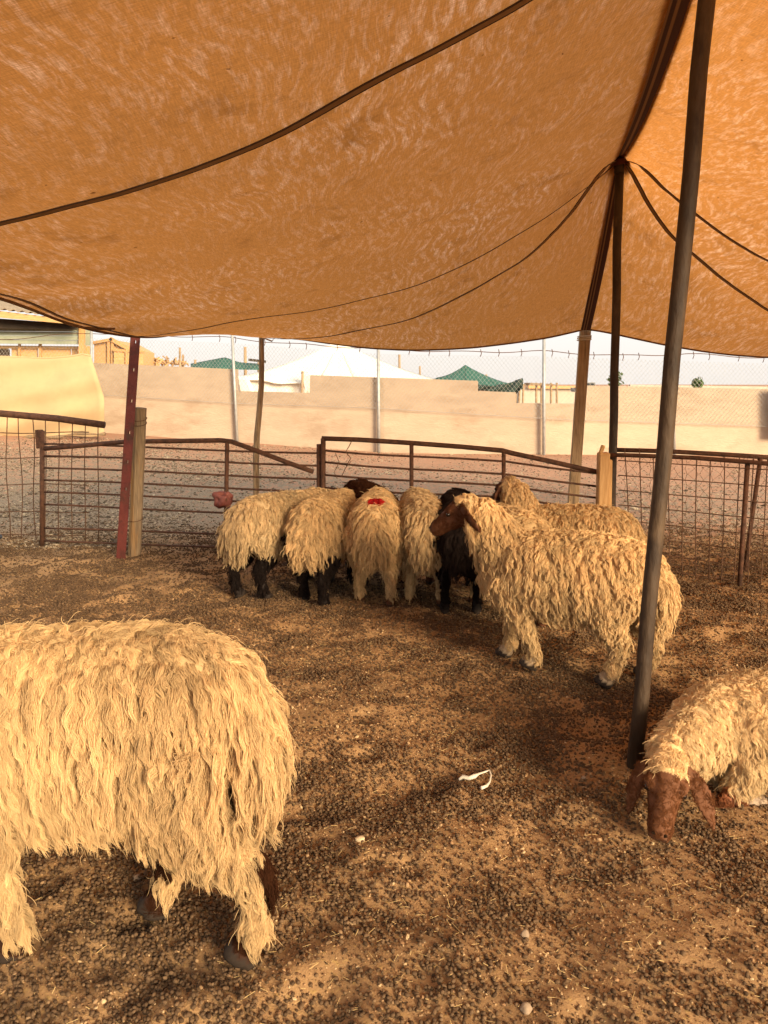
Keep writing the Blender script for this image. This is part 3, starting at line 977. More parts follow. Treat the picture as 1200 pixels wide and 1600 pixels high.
root = empty('chain_link_fence', tuple(cl(600, 704)), 'tall chain link fence on thin grey posts along the block wall', 'fence')
for xt, yt, xb in ((143, 512, 141), (362, 508, 371), (591, 541, 592), (850, 522, 850), (1047, 545, 1055), (1250, 556, 1246), (1480, 556, 1478), (-80, 520, -78)):
    a = cl(xb, wall_base(xb) + 2); a.z = -.1
    mb = MB(); mb.tube([a, cl(xt, yt)], .034, 8); mb.build('post', M['galv'], root, True)
xs_ = list(np.arange(-200, 1601, 12))
mb = MB(); mb.tube([cl(px, ip(TOPW, px) + 1.5 * math.sin(px * .05)) for px in xs_], .008, 5); mb.build('top_wire', M['wire'], root)
mb = MB(); mb.tube([cl(px, ip(BOTW, px)) for px in xs_], .005, 4); mb.build('bottom_wire', M['chain'], root)
for k, px in enumerate(range(300, 1240, 37)):
    p = cl(px + 7 * math.sin(k * 2.2), ip(TOPW, px)); mb = MB(); mb.tube([p + Vector((0, -.01, .05)), p + Vector((.02, -.015, -.03)), p + Vector((.0, -.015, -.10))], .008, 4); mb.build('wire_tie', M['wire'], root)
# the diamond mesh, straight bays between breaks
brk = [-200, 143, 362, 591, 850, 1250, 1600]
for x0, x1 in zip(brk[:-1], brk[1:]):
    a0, a1 = cl(x0, ip(TOPW, x0) + 8), cl(x1, ip(TOPW, x1) + 8)
    b0, b1 = cl(x0, ip(BOTW, x0)), cl(x1, ip(BOTW, x1))
    Lb = (a1 - a0).length; Hh = ((a0 - b0).length + (a1 - b1).length) / 2
    pitch = .088
    mb = MB()

    def at_(u, w_):
        u = min(max(u, 0), Lb); k = u / Lb
        lo = b0 + (b1 - b0) * k; hi = a0 + (a1 - a0) * k
        return lo + (hi - lo) * (w_ / Hh)
    rise = Hh * .85
    nw = int((Lb + rise) / pitch)
    for k in range(nw):
        for sg in (1, -1):
            s0 = k * pitch - (rise if sg > 0 else 0)
            # wire from (s0,0) to (s0+sg*rise,Hh), clipped to the bay
            u0, u1 = (0.0, 1.0)
            lo, hi = 0.0, 1.0
            for bound in (0,):
                pass
            dx = sg * rise
            ts = sorted(((0 - s0) / dx, (Lb - s0) / dx))
            lo = max(0, ts[0]); hi = min(1, ts[1])
            if hi - lo < .02: continue
            mb.tube([at_(s0 + dx * lo, Hh * lo), at_(s0 + dx * hi, Hh * hi)], .0027, 3, False)
    o = mb.build('wire_mesh', M['chain'], root); tag(o, kind='stuff')

# ochre tarp hung at the left in front of the wall
def tarp():
    nx, nz = 46, 26
    tl = [(-160, 567), (0, 557), (30, 558), (70, 560), (110, 557), (134, 552), (142, 556)]
    v = []; f = []
    Y0 = 16.9
    for j in range(nz + 1):
        w_ = j / nz
        for i in range(nx + 1):
            u = i / nx
            px = -160 + 302 * u
            ty = float(np.interp(px, [p[0] for p in tl], [p[1] for p in tl]))
            by = 690 - 10 * max(0, (px - 20) / 120.) + 2.0 * math.sin(px * .11)
            right = 21 * min(1, w_ * 1.9) * u ** 6
            py = ty + (by - ty) * w_
            Y = Y0 + .30 * u + .10 * math.sin(w_ * 5 + u * 3) + .05 * math.sin(u * 26 + w_ * 4) * w_ + .04 * math.sin(w_ * 17 + u * 6)
            v.append(U(px + right, py, Y))
    n1 = nx + 1
    for j in range(nz):
        for i in range(nx): f.append((j * n1 + i, j * n1 + i + 1, (j + 1) * n1 + i + 1, (j + 1) * n1 + i))
    root = empty('tarp_sheet', U(20, 690, Y0), 'plain ochre tarp hung below the shed at the left', 'tarp')
    mb = MB(); mb.add(v, f); o = mb.build('cloth', M['tarp'], root, True)
    md = o.modifiers.new('thick', 'SOLIDIFY'); md.thickness = .012
    mb = MB(); mb.tube([U(px, 686 - max(0, (px - 20)) * .07 + 2.2 * math.sin(px * .09), Y0 - .05) for px in range(-160, 170, 12)], [.03 + .018 * math.sin(k * 1.9) for k in range(28)], 7); mb.build('rolled_hem', M['wood_grey'], root, True)
    mb = MB(); mb.tube([v[k] for k in range(0, nx + 1, 2)], .022, 6); mb.build('top_cord', M['tarp'], root, True)


tarp()

# wooden shed behind the tarp
YS = 24.0
root = empty('wooden_shed', U(40, 640, YS), 'open wooden shed with green corrugated panel and iron roof at left', 'shed')


def quadbox(name, p0, p1, p2, p3, depth, mat, par=None, sm=False):
    """pixel corners (tl,tr,br,bl) at depth tuple (Y, thickness)"""
    Y, th_ = depth
    v = [U(*p, Y) for p in (p0, p1, p2, p3)]
    v += [(a, b + th_, c) for a, b, c in v]
    mb = MB(); mb.add(v, [(0, 1, 2, 3), (7, 6, 5, 4), (0, 4, 5, 1), (1, 5, 6, 2), (2, 6, 7, 3), (3, 7, 4, 0)])
    return mb.build(name, mat, par if par is not None else root)


rf = quadbox('fascia', (-200, 462), (118, 500), (118, 507), (-200, 478), (YS - .9, .06), M['pine_h'])
# corrugated iron roof sheet with wavy edge
v = []; f = []; nn = 120
for i in range(nn + 1):
    px = -200 + 325 * i / nn; yy = 459 + 38.5 * (px + 200) / 318
    a = U(px, yy, YS - 1.0)
    w_ = .035 * math.sin(i * 1.25)
    v.append((a[0], a[1], a[2] + w_ + .03)); v.append((a[0], a[1] + 4.5, a[2] + w_ + .5)); v.append((a[0], a[1], a[2] + w_ + .005)); v.append((a[0], a[1] + 4.5, a[2] + w_ + .475))
for i in range(nn):
    a, b = i * 4, i * 4 + 4
    f += [(a, b, b + 1, a + 1), (a + 2, a + 3, b + 3, b + 2), (a, a + 2, b + 2, b)]
mb = MB(); mb.add(v, f); mb.build('roof', M['roof_iron'], root)
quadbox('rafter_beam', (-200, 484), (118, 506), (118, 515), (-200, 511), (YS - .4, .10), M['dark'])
# green corrugated panel, horizontal ribs
for k in range(4):
    y0 = 512 + k * 6.6
    quadbox('corrugated_rib', (-200, y0 - 3), (123, y0), (123, y0 + 6.1), (-200, y0 + 3.1), (YS + (.05 if k % 2 else .0), .08), M['corr'])
quadbox('corner_post', (123, 508), (131, 508), (131, 572), (123, 572), (YS - .12, .12), M['pine'])
quadbox('side_panel', (131, 515), (143, 517), (143, 540), (131, 540), (YS + .3, .05), M['corr'])
quadbox('wall_board', (131, 540), (142, 541), (142, 572), (131, 572), (YS + .3, .05), M['pine'])
# hoarding below the opening
for k, (a, b) in enumerate(((-200, -90), (-88, 12), (18, 58), (60, 110), (112, 122))):
    quadbox('hoarding_board', (a, 542), (b, 543), (b, 610), (a, 610), (YS + .5, .06), M['pine_h'])
quadbox('hoarding_rail', (-200, 538), (122, 541), (122, 545), (-200, 543), (YS + .40, .08), M['pine_h'])
quadbox('opening_shade', (-60, 545), (14, 546), (14, 556), (-60, 556), (YS + .42, .06), M['dark'])  # near-black panel on the boards; its colour paints the shade of an opening
quadbox('stile', (60, 536), (64, 536), (64, 575), (60, 575), (YS + .36, .08), M['pine'])
quadbox('stile', (28, 533), (31, 533), (31, 575), (28, 575), (YS + .36, .08), M['pine'])

# small plywood hut right of it
YH = 30.0
root = empty('plywood_hut', U(190, 640, YH), 'small plywood hut with pitched roof above the wall at left', 'hut')
mb = MB()
pts = [U(*p, YH) for p in ((147, 536), (176, 531), (205, 547), (206, 600), (147, 600))]
mb.add(pts + [(a, b + 3, c) for a, b, c in pts], [(0, 1, 2, 3, 4), (9, 8, 7, 6, 5)] + [(k, 5 + k, 5 + (k + 1) % 5, (k + 1) % 5) for k in range(5)])
mb.build('wall', M['pine_h'], root)
mb = MB(); mb.bar(U(172, 529, YH - .15), U(209, 549, YH - .15), .12, .14); mb.build('barge_board', M['pine'], root)
mb = MB(); mb.bar(U(144, 536, YH - .15), U(176, 530, YH - .15), .12, .10); mb.build('barge_board', M['pine'], root)
for px in (170, 176):
    mb = MB(); mb.bar(U(px, 533, YH - .1), U(px, 600, YH - .1), .10, .09); mb.build('stile', M['pine'], root)
quadbox('plank_panel', (178, 548), (224, 551), (224, 600), (178, 600), (YH - .3, .06), M['pine_h'])
quadbox('panel_cap', (177, 545), (225, 548), (225, 551), (177, 549), (YH - .36, .1), M['pine'])
mb = MB(); mb.bar(U(198, 550, YH - .38), U(198, 600, YH - .38), .08, .06); mb.build('stile', M['pine'], root)

# brushwood heap / thatch behind the wall
def thatch(px0, px1, ytop, Y, label):
    rng = np.random.default_rng(int(px0))
    root = empty('thatch_shelter', U((px0 + px1) / 2, 600, Y), label, 'shelter')
    mb = MB()
    for k in range(70):
        a = rng.uniform(px0, px1); yy = ytop + rng.uniform(0, 8) + 5 * abs((a - (px0 + px1) / 2) / (px1 - px0)) * 2
        mb.tube([U(a, yy, Y), U(a + rng.uniform(-14, 14), yy + rng.uniform(2, 12), Y + rng.uniform(-.4, .4))], .03, 4, False)
    o = mb.build('brushwood', M['pine_h'], root); tag(o, kind='stuff')
    for a in (px0 + 6, px1 - 6):
        mb = MB(); mb.tube([U(a, ytop - 2, Y), U(a, 620, Y)], .05, 6); mb.build('post', M['wood'], root)


thatch(222, 292, 556, 33, 'low straw thatched shelter just behind the left wall')


def stick(px, y0, y1, Y, label, r_=.05):
    mb = MB(); mb.tube([U(px, y1, Y), U(px + .5, (y0 + y1) / 2, Y), U(px, y0, Y)], [r_ * 1.1, r_, r_ * .9], 7)
    o = mb.build('wooden_stake', M['wood'], None, True); tag(o, label, 'stake', 'stakes beyond the wall')


stick(281, 543, 620, 32, 'thin wooden stake standing beside the green net roof at left')
stick(383, 542, 620, 34, 'wooden stake left of the white tent beyond the wall', .07)
stick(624, 554, 620, 36, 'wooden stake right of the white tent beyond the wall', .06)
stick(656, 572, 620, 36, 'short wooden stake left of the green pointed tent', .05)
stick(760, 585, 620, 34, 'wooden stake rising at the right foot of the green pointed tent', .05)

# green shade net roof at the left
def draped(name, grid, mat, root, th_=.02):
    v = [p for row in grid for p in row]; n1 = len(grid[0]); f = []
    for j in range(len(grid) - 1):
        for i in range(n1 - 1): f.append((j * n1 + i, j * n1 + i + 1, (j + 1) * n1 + i + 1, (j + 1) * n1 + i))
    mb = MB(); mb.add(v, f); o = mb.build(name, mat, root, True)
    md = o.modifiers.new('thick', 'SOLIDIFY'); md.thickness = th_
    return o


root = empty('net_shelter', U(350, 640, 31), 'low green net shelter behind the wall left of the white tent', 'shelter')
gr_ = []
for j in range(8):
    row = []
    for i in range(22):
        px = 298 + 112 * i / 21
        yt = float(np.interp(px, [298, 345, 352, 375, 410], [569, 560, 559, 567, 569]))
        yb = float(np.interp(px, [298, 345, 410], [575, 577, 578]))
        row.append(U(px, yt + (yb - yt) * j / 7, 32 - 1.6 * j / 7 + .12 * math.sin(i * 1.3)))
    gr_.append(row)
draped('net', gr_, M['green_net'], root)
for px in (305, 352, 404):
    mb = MB(); mb.tube([U(px, 562, 31.8), U(px, 640, 31.8)], .05, 6); mb.build('post', M['wood'], root)
quadbox('beam', (388, 560), (415, 563), (415, 567), (388, 564), (31.2, .1), M['dark'])

# white pole tent
YT = 27.0
root = empty('white_tent', U(515, 690, YT + 2), 'large white canvas pole tent beyond the wall', 'tent')
pk = Vector(U(528, 533, YT + 2.2))
eave = [U(368, 590, YT), U(490, 601, YT - .3), U(560, 604, YT - .3), U(660, 600, YT), U(690, 596, YT + 5.5), U(420, 584, YT + 6)]
ea = [Vector(p) for p in eave]
for k in range(len(ea)):
    a, b = ea[k], ea[(k + 1) % len(ea)]
    grid = []
    for j in range(13):
        w_ = j / 12; row = []
        for i in range(11):
            u = i / 10
            p = pk.lerp(a.lerp(b, u), w_)
            p.z -= .30 * 4 * w_ * (1 - w_) * .5 + .06 * math.sin(u * 3.14) * w_ + .03 * math.sin(u * 14 + k) * w_
            row.append(tuple(p))
        grid.append(row)
    draped('roof_panel', grid, M['white_canvas'], root, .015)
for k, (a, b, sk) in enumerate(((ea[0], ea[1], 0), (ea[1], ea[2], 0), (ea[2], ea[3], 0))):
    grid = []
    for j in range(6):
        row = []
        for i in range(16):
            u = i / 15; p = a.lerp(b, u); p.z -= 1.6 * j / 5; p.y += .25 + .07 * math.sin(i * 1.9 + k) * (j + 1) / 5
            row.append(tuple(p))
        grid.append(row)
    draped('side_wall', grid, M['white_canvas'], root, .012)
mb = MB(); mb.tube([ea[0] + Vector((.05, -.1, .1)), ea[0] + Vector((-.5, -.3, -1.9))], .015, 4); mb.build('guy_rope', M['string'], root)
mb = MB(); mb.tube([U(473, 580, YT - .5), U(471, 640, YT - .5)], .04, 6); mb.build('side_pole', M['wood'], root)
gf = [[tuple(Vector(U(470 + 6 * i + j * (3 - i) * .6, 581 + j * 7, YT - .45)) + Vector((0, .08 * math.sin(i * 2), 0))) for i in range(4)] for j in range(6)]
draped('door_flap', gf, M['white_canvas'], root, .012)
gf = [[tuple(Vector(U(372 + 5 * i + j * (1 + .6 * i), 588 + j * 6, YT - .2)) + Vector((0, .08 * math.sin(i * 2), 0))) for i in range(4)] for j in range(6)]
draped('door_flap', gf, M['white_canvas'], root, .012)

# green pointed tent with a dark net skirt
YG = 27.5
root = empty('green_tent', U(730, 660, YG), 'green pointed net tent beyond the wall', 'tent')
pk = Vector(U(727, 571, YG + 1.2))
ea = [Vector(U(*p)) for p in ((676, 593, YG), (725, 602, YG - .8), (790, 606, YG), (800, 600, YG + 3), (690, 592, YG + 3.4))]
for k in range(len(ea)):
    a, b = ea[k], ea[(k + 1) % len(ea)]
    grid = []
    for j in range(9):
        w_ = j / 8; row = []
        for i in range(9):
            u = i / 8; p = pk.lerp(a.lerp(b, u), w_); p.z -= .16 * 4 * w_ * (1 - w_) * .5 + .05 * math.sin(u * 9) * w_
            row.append(tuple(p))
        grid.append(row)
    draped('roof_panel', grid, M['green_net'], root)
# dark lifted corner net
grid = []
for j in range(8):
    row = []
    for i in range(20):
        u = i / 19; px = 745 + 72 * u
        yt = float(np.interp(px, [745, 770, 790, 817], [601, 603, 600, 591])); yb = float(np.interp(px, [745, 765, 802, 817], [610, 611, 619, 607]))
        row.append(U(px, yt + (yb - yt) * j / 7, YG - 1.2 + .15 * math.sin(i * .9 + j)))
    grid.append(row)
draped('corner_net', grid, M['dark_net'], root)
for px, yy in ((812, 607), (806, 612), (818, 600)):
    mb = MB(); mb.tube([U(px, yy, YG - 1.1), U(px - 2, 660, YG - 1.1)], .035, 6); mb.build('post', M['wood'], root)

# low far buildings and clutter beyond the gap
root = empty('far_building', U(850, 620, 60), 'low pale building far beyond the gap in the wall', 'building')
quadbox('wall', (812, 606), (905, 607), (905, 640), (812, 640), (60, 5), M['far_wall'], root)
quadbox('parapet', (826, 602), (900, 603), (900, 607.5), (826, 607), (59.6, 1.2), M['pine_h'], root)
root = empty('brush_shelter', U(850, 620, 48), 'brushwood shelter on posts beyond the gap in the wall', 'shelter')
for px in (838, 846, 861, 870):
    mb = MB(); mb.tube([U(px, 598, 48), U(px, 640, 48)], .07, 6); mb.build('post', M['wood'], root)
quadbox('roof_layer', (828, 598), (866, 600), (866, 603), (828, 602), (47.6, 2), M['wood_grey'], root)
root = empty('far_compound_wall', U(1100, 620, 70), 'thin pale compound wall far behind the right part of the block wall', 'wall')
quadbox('coping', (985, 601), (1330, 606), (1330, 610), (985, 606), (70, .5), M['far_wall'], root)
quadbox('wall_face', (985, 606.4), (1330, 610.4), (1330, 640), (985, 640), (70.1, .3), M['far_wall'], root)

# truck seen over the wall
root = empty('parked_truck', U(922, 620, 52), 'small grey pickup truck seen over the wall beside the plank post', 'truck')
quadbox('cab', (914, 597.5), (930, 597.5), (931, 606), (913, 606), (52.3, 1.6), M['truck'], root)
quadbox('windscreen', (915.5, 599), (928.5, 599), (929.5, 604), (914.5, 604), (52.22, .05), M['glass'], root)
quadbox('bonnet', (912, 606), (932, 606), (932, 613), (912, 613), (51.2, 3.6), M['truck'], root)
quadbox('grille', (915, 608), (929, 608), (929, 611), (915, 611), (51.12, .05), M['black_rubber'], root)
for a in (912.6, 929.4):
    quadbox('headlight', (a, 608), (a + 2, 608), (a + 2, 610), (a, 610), (51.10, .06), M['white_canvas'], root)
quadbox('bumper', (911, 613.2), (933, 613.2), (933, 616), (911, 616), (50.9, .4), M['galv'], root)
for a in (913, 928):
    mb = MB(); mb.tube([U(a + 1.5, 617, 51.3), tuple(Vector(U(a + 1.5, 617, 51.3)) + Vector((.01, .6, 0)))], .4, 10); mb.build('wheel', M['black_rubber'], root)


# small shrubs on the skyline
def shrub(px, py, Y, r_, label, seed):
    rng = np.random.default_rng(seed)
    c = Vector(U(px, py, Y)); root = empty('shrub', (c.x, c.y, 0), label, 'shrub', 'shrubs beyond the wall')
    mb = MB()
    for k in range(160):
        d = Vector(rng.normal(size=3)).normalized() * r_ * rng.uniform(.3, 1) ; d.z *= 1.1
        p = c + d; a = Vector(rng.normal(size=3)) * .07; b = Vector(rng.normal(size=3)) * .05
        mb.add([p - a, p + b, p + a, p - b], [(0, 1, 2, 3)])
    o = mb.build('crown', M['leaf'], root); tag(o, kind='stuff')
    mb = MB(); mb.tube([(c.x, c.y, -.1), (c.x + .1, c.y, c.z)], .05, 6); mb.build('trunk', M['wood'], root)


shrub(962, 594, 44, .45, 'small green shrub top beside the far tent pole', 1)
shrub(1090, 600, 46, .35, 'small green shrub top above the right wall', 2)

# dark cloth hanging at the right end
grid = [[tuple(Vector(wall_pt(1200 + 16 * i, 604 + 11 * j + 2 * math.sin(i))) + Vector((0, -.25 + .04 * math.sin(i * 1.8), 0))) for i in range(10)] for j in range(8)]
root = empty('dark_cloth', tuple(wall_pt(1230)), 'dark green cloth hanging over the wall at the right edge', 'cloth')
draped('cloth', grid, M['dark_net'], root, .015)


# ------------------------------------------------------------------ sheep
def loft(v, f, chain, up, n=14):
    """chain: list of (point, half width, half height)"""
    P = [Vector(c[0]) for c in chain]
    up = Vector(up)
    base = len(v)
    for i, (p, a, b) in enumerate(chain):
        t = (P[min(i + 1, len(P) - 1)] - P[max(i - 1, 0)]).normalized()
        sd_ = t.cross(up)
        if sd_.length < 1e-3: sd_ = t.cross(Vector((1, 0, .1)))
        sd_.normalize(); u = sd_.cross(t)
        for k in range(n):
            an = 2 * math.pi * k / n
            v.append(tuple(P[i] + sd_ * (a * math.cos(an)) + u * (b * math.sin(an))))
    for i in range(len(P) - 1):
        for k in range(n):
            k2 = (k + 1) % n
            f.append((base + i * n + k, base + i * n + k2, base + (i + 1) * n + k2, base + (i + 1) * n + k))
    f.append(tuple(base + k for k in range(n))[::-1])
    e = base + (len(P) - 1) * n
    f.append(tuple(e + k for k in range(n)))


def base_chains(legs=None, head=None, lying=False, fat=1.0, lift=0.0):
    ch = {}
    legs = legs or {}
    if not lying:
        ch['torso'] = ([((-.435, 0, .53), .07 * fat, .075), ((-.39, 0, .54), .130 * fat, .135), ((-.29, 0, .535), .180 * fat, .187), ((-.12, 0, .515), .205 * fat, .210), ((.08, 0, .51), .205 * fat, .210), ((.23, 0, .52), .180 * fat, .195), ((.34, 0, .54), .135, .16), ((.41, 0, .56), .075, .10)], (0, 0, 1))
        ch['tail'] = ([((-.38, 0, .58), .10 * fat, .06), ((-.43, 0, .52), .13 * fat, .055), ((-.455, 0, .44), .13 * fat, .05), ((-.455, 0, .37), .10 * fat, .042), ((-.44, 0, .32), .05, .03)], (1, 0, 0))
        for s, nm in ((1, 'l'), (-1, 'r')):
            # feet may be shifted: (dx, dy, lift)
            dx, dy, lf = legs.get('h' + nm, (0, 0, 0))
            y = s * .105
            ch['hind_upper_' + nm] = ([((-.27, s * .10, .50), .11, .14), ((-.24 + dx * .3, s * .125, .38), .075, .105), ((-.30 + dx * .6, y + dy * .5, .28 + lf * .4), .048, .06)], (1, 0, 0))
            ch['hind_lower_' + nm] = ([((-.29 + dx * .55, y + dy * .5, .30 + lf * .4), .045, .055), ((-.375 + dx * .85, y + dy * .8, .215 + lf * .7), .030, .042), ((-.365 + dx * .95, y + dy * .9, .14 + lf), .024, .027), ((-.35 + dx, y + dy, .07 + lf), .027, .029), ((-.332 + dx, y + dy, .038 + lf), .031, .038), ((-.318 + dx, y + dy, .012 + lf), .034, .050), ((-.312 + dx, y + dy, -.004 + lf), .035, .054)], (1, 0, 0))
            dx, dy, lf = legs.get('f' + nm, (0, 0, 0))
            kb = legs.get('knee_' + nm, 0)
            y = s * .095
            ch['fore_upper_' + nm] = ([((.26, s * .09, .50), .09, .12), ((.25 + dx * .25, s * .105, .37), .058, .075), ((.25 + dx * .4, y + dy * .4, .29 + lf * .3), .040, .048)], (1, 0, 0))
            ch['fore_lower_' + nm] = ([((.25 + dx * .4, y + dy * .4, .30 + lf * .3), .038, .044), ((.262 + dx * .65 + kb, y + dy * .7, .20 + lf * .6), .031, .034), ((.258 + dx * .85 + kb * .5, y + dy * .9, .12 + lf * .9), .023, .025), ((.26 + dx, y + dy, .065 + lf), .026, .028), ((.277 + dx, y + dy, .036 + lf), .031, .038), ((.290 + dx, y + dy, .012 + lf), .034, .050), ((.296 + dx, y + dy, -.004 + lf), .035, .054)], (1, 0, 0))
        neck0 = Vector((.30, 0, .58))
    else:
        ch['torso'] = ([((-.47, .02, .17), .08, .07), ((-.42, .02, .18), .18, .14), ((-.30, .01, .185), .25, .175), ((-.10, 0, .195), .27, .185), ((.10, 0, .195), .26, .185), ((.24, 0, .19), .22, .175), ((.35, 0, .185), .15, .15), ((.42, 0, .19), .09, .11)], (0, 0, 1))
        ch['tail'] = ([((-.42, .02, .22), .11, .06), ((-.48, .02, .14), .13, .05), ((-.51, .02, .06), .11, .05), ((-.52, .02, .02), .06, .02)], (1, 0, 0))
        for s, nm in ((1, 'l'), (-1, 'r')):
            ch['hind_upper_' + nm] = ([((-.25, s * .17, .16), .10, .12), ((-.08, s * .255, .12), .075, .09), ((-.02, s * .27, .06), .045, .05)], (0, 0, 1))
            ch['hind_lower_' + nm] = ([((-.03, s * .27, .055), .042, .045), ((-.20, s * .285, .04), .030, .032), ((-.05, s * .305, .03), .025, .026), ((.03, s * .31, .028), .030, .028), ((.07, s * .31, .022), .032, .022)], (0, 0, 1))
            ch['fore_upper_' + nm] = ([((.22, s * .13, .18), .08, .10), ((.30, s * .19, .09), .05, .06), ((.36, s * .20, .05), .038, .04)], (0, 0, 1))
            ch['fore_lower_' + nm] = ([((.36, s * .20, .05), .036, .036), ((.42, s * .205, .04), .03, .03), ((.33, s * .235, .03), .024, .025), ((.27, s * .245, .028), .030, .027), ((.23, s * .245, .02), .032, .02)], (0, 0, 1))
        neck0 = Vector((.30, 0, .22))
    if lift:
        neck0.z += lift
        for nm_ in list(ch):
            if nm_ in ('torso', 'tail') or 'upper' in nm_:
                ch[nm_] = ([((p[0], p[1], p[2] + lift * (1 if k < 2 or 'upper' not in nm_ else .4)), a, b) for k, (p, a, b) in enumerate(ch[nm_][0])], ch[nm_][1])
    # head: poll, nose, side direction
    head = head or dict(poll=(.50, 0, .80), nose=(.70, 0, .665))
    poll = Vector(head['poll']); nose = Vector(head['nose'])
    d = (nose - poll).normalized(); Lh = (nose - poll).length
    upv = Vector(head.get('up', (0, 0, 1)))
    side = d.cross(upv).normalized(); hu = side.cross(d)
    nk = poll - d * .02 - hu * .02
    ch['neck'] = ([(neck0 - (nk - neck0) * .15, .13, .15), (neck0.lerp(nk, .3), .115, .13), (neck0.lerp(nk, .65), .092, .105), (nk, .075, .085)], (0, 0, 1) if abs((nk - neck0).normalized().z) < .9 else (1, 0, 0))
    k = Lh / .24
    ch['head'] = ([(poll - d * .045 * k, .048 * k, .055 * k), (poll, .064 * k, .072 * k), (poll + d * .06 * k - hu * .003, .064 * k, .074 * k), (poll + d * .115 * k - hu * .006, .050 * k, .062 * k), (poll + d * .17 * k - hu * .008, .040 * k, .048 * k), (poll + d * .215 * k - hu * .012, .039 * k, .041 * k), (poll + d * .245 * k - hu * .016, .028 * k, .028 * k)], tuple(hu))
    es = head.get('ear', 1.0)
    et = head.get('ear_thick', .0095)
    for s, nm in ((1, 'l'), (-1, 'r')):
        b0 = poll + d * .066 * k + side * s * .044 * k + hu * .036 * k
        ch['brow_' + nm] = ([(b0, .016 * k, .014 * k), (b0 + d * .02 * k + side * s * .006 * k, .020 * k, .017 * k), (b0 + d * .045 * k - hu * .006 * k, .012 * k, .010 * k)], tuple(hu))
        r0 = poll + d * .02 * k + side * s * .052 * k + hu * .02 * k
        out_ = (side * s * .75 + Vector(head.get('ear_dir', (0, 0, -1))) * .75 - d * .05).normalized()
        dn = (side * s * .22 + Vector(head.get('ear_dir', (0, 0, -1)))).normalized()
        ch['ear_' + nm] = ([(r0, .020, .012), (r0 + out_ * .035 * es, .030, et), (r0 + out_ * .052 * es + dn * .04 * es, .037, et), (r0 + out_ * .06 * es + dn * .09 * es, .031, et), (r0 + out_ * .06 * es + dn * .13 * es, .017, et), (r0 + out_ * .058 * es + dn * .16 * es, .005, et * .7)], tuple(side * s * .55 + hu * .35 + d * .75))
    meta = dict(poll=poll, d=d, side=side, hu=hu, k=k)
    return ch, meta


REG = {'brow': 3, 'torso': 0, 'tail': 1, 'neck': 2, 'head': 3, 'ear': 4, 'hind_upper': 5, 'fore_upper': 5, 'hind_lower': 6, 'fore_lower': 6}


def region_of(pts, ch):
    """nearest chain segment for each point -> region id, position 0..1 along the chain, chain key index"""
    best = np.full(len(pts), 1e9); reg = np.zeros(len(pts), int); par = np.zeros(len(pts)); key = np.zeros(len(pts), int)
    names = list(ch)
    for ki, nm in enumerate(names):
        rid = REG[nm if nm in REG else nm.rsplit('_', 1)[0]]
        c = ch[nm][0]; n = len(c)
        for i in range(n - 1):
            a = np.array(c[i][0]); b = np.array(c[i + 1][0])
            ab = b - a; L2 = max(ab @ ab, 1e-9)
            t = np.clip(((pts - a) @ ab) / L2, 0, 1)
            r_ = (c[i][1] + c[i][2]) / 2 * (1 - t) + (c[i + 1][1] + c[i + 1][2]) / 2 * t
            d = np.linalg.norm(pts - (a + t[:, None] * ab), axis=1) / np.maximum(r_, .012)
            if rid == 4: d *= .8
            m = d < best
            best[m] = d[m]; reg[m] = rid; par[m] = .55 if nm.startswith('brow') else ((i + t) / (n - 1))[m]; key[m] = ki
    return reg, par, key, names


def sheep_mesh(name, ch, voxel):
    v = []; f = []
    for nm, (c, up) in ch.items():
        loft(v, f, c, up, 12 if 'ear' in nm else 16)
    me = bpy.data.meshes.new('tmp'); me.from_pydata(v, [], f)
    bm = bmesh.new(); bm.from_mesh(me); bmesh.ops.recalc_face_normals(bm, faces=bm.faces); bm.to_mesh(me); bm.free()
    o = bpy.data.objects.new('tmp', me); COL.objects.link(o)
    r_ = o.modifiers.new('r', 'REMESH'); r_.mode = 'VOXEL'; r_.voxel_size = voxel
    s = o.modifiers.new('s', 'SMOOTH'); s.factor = .5; s.iterations = 3
    dg = bpy.context.evaluated_depsgraph_get()
    out = bpy.data.meshes.new_from_object(o.evaluated_get(dg))
    bpy.data.objects.remove(o); bpy.data.meshes.remove(me)
    out.name = name
    out.polygons.foreach_set('use_smooth', [True] * len(out.polygons))
    return out


CREAM = np.array([.69, .48, .245]); BROWN = np.array([.115, .042, .018]); BLACK = np.array([.018, .012, .010]); TAN = np.array([.42, .28, .15])


def pnoise(p, sc, seed):
    return (vnoise(p[:, 0] * sc + p[:, 2] * sc * .7, p[:, 1] * sc - p[:, 2] * sc * .6, seed) + vnoise(p[:, 0] * sc * .8 - 3, p[:, 2] * sc + p[:, 1] * sc * .3, seed + 1)) / 2


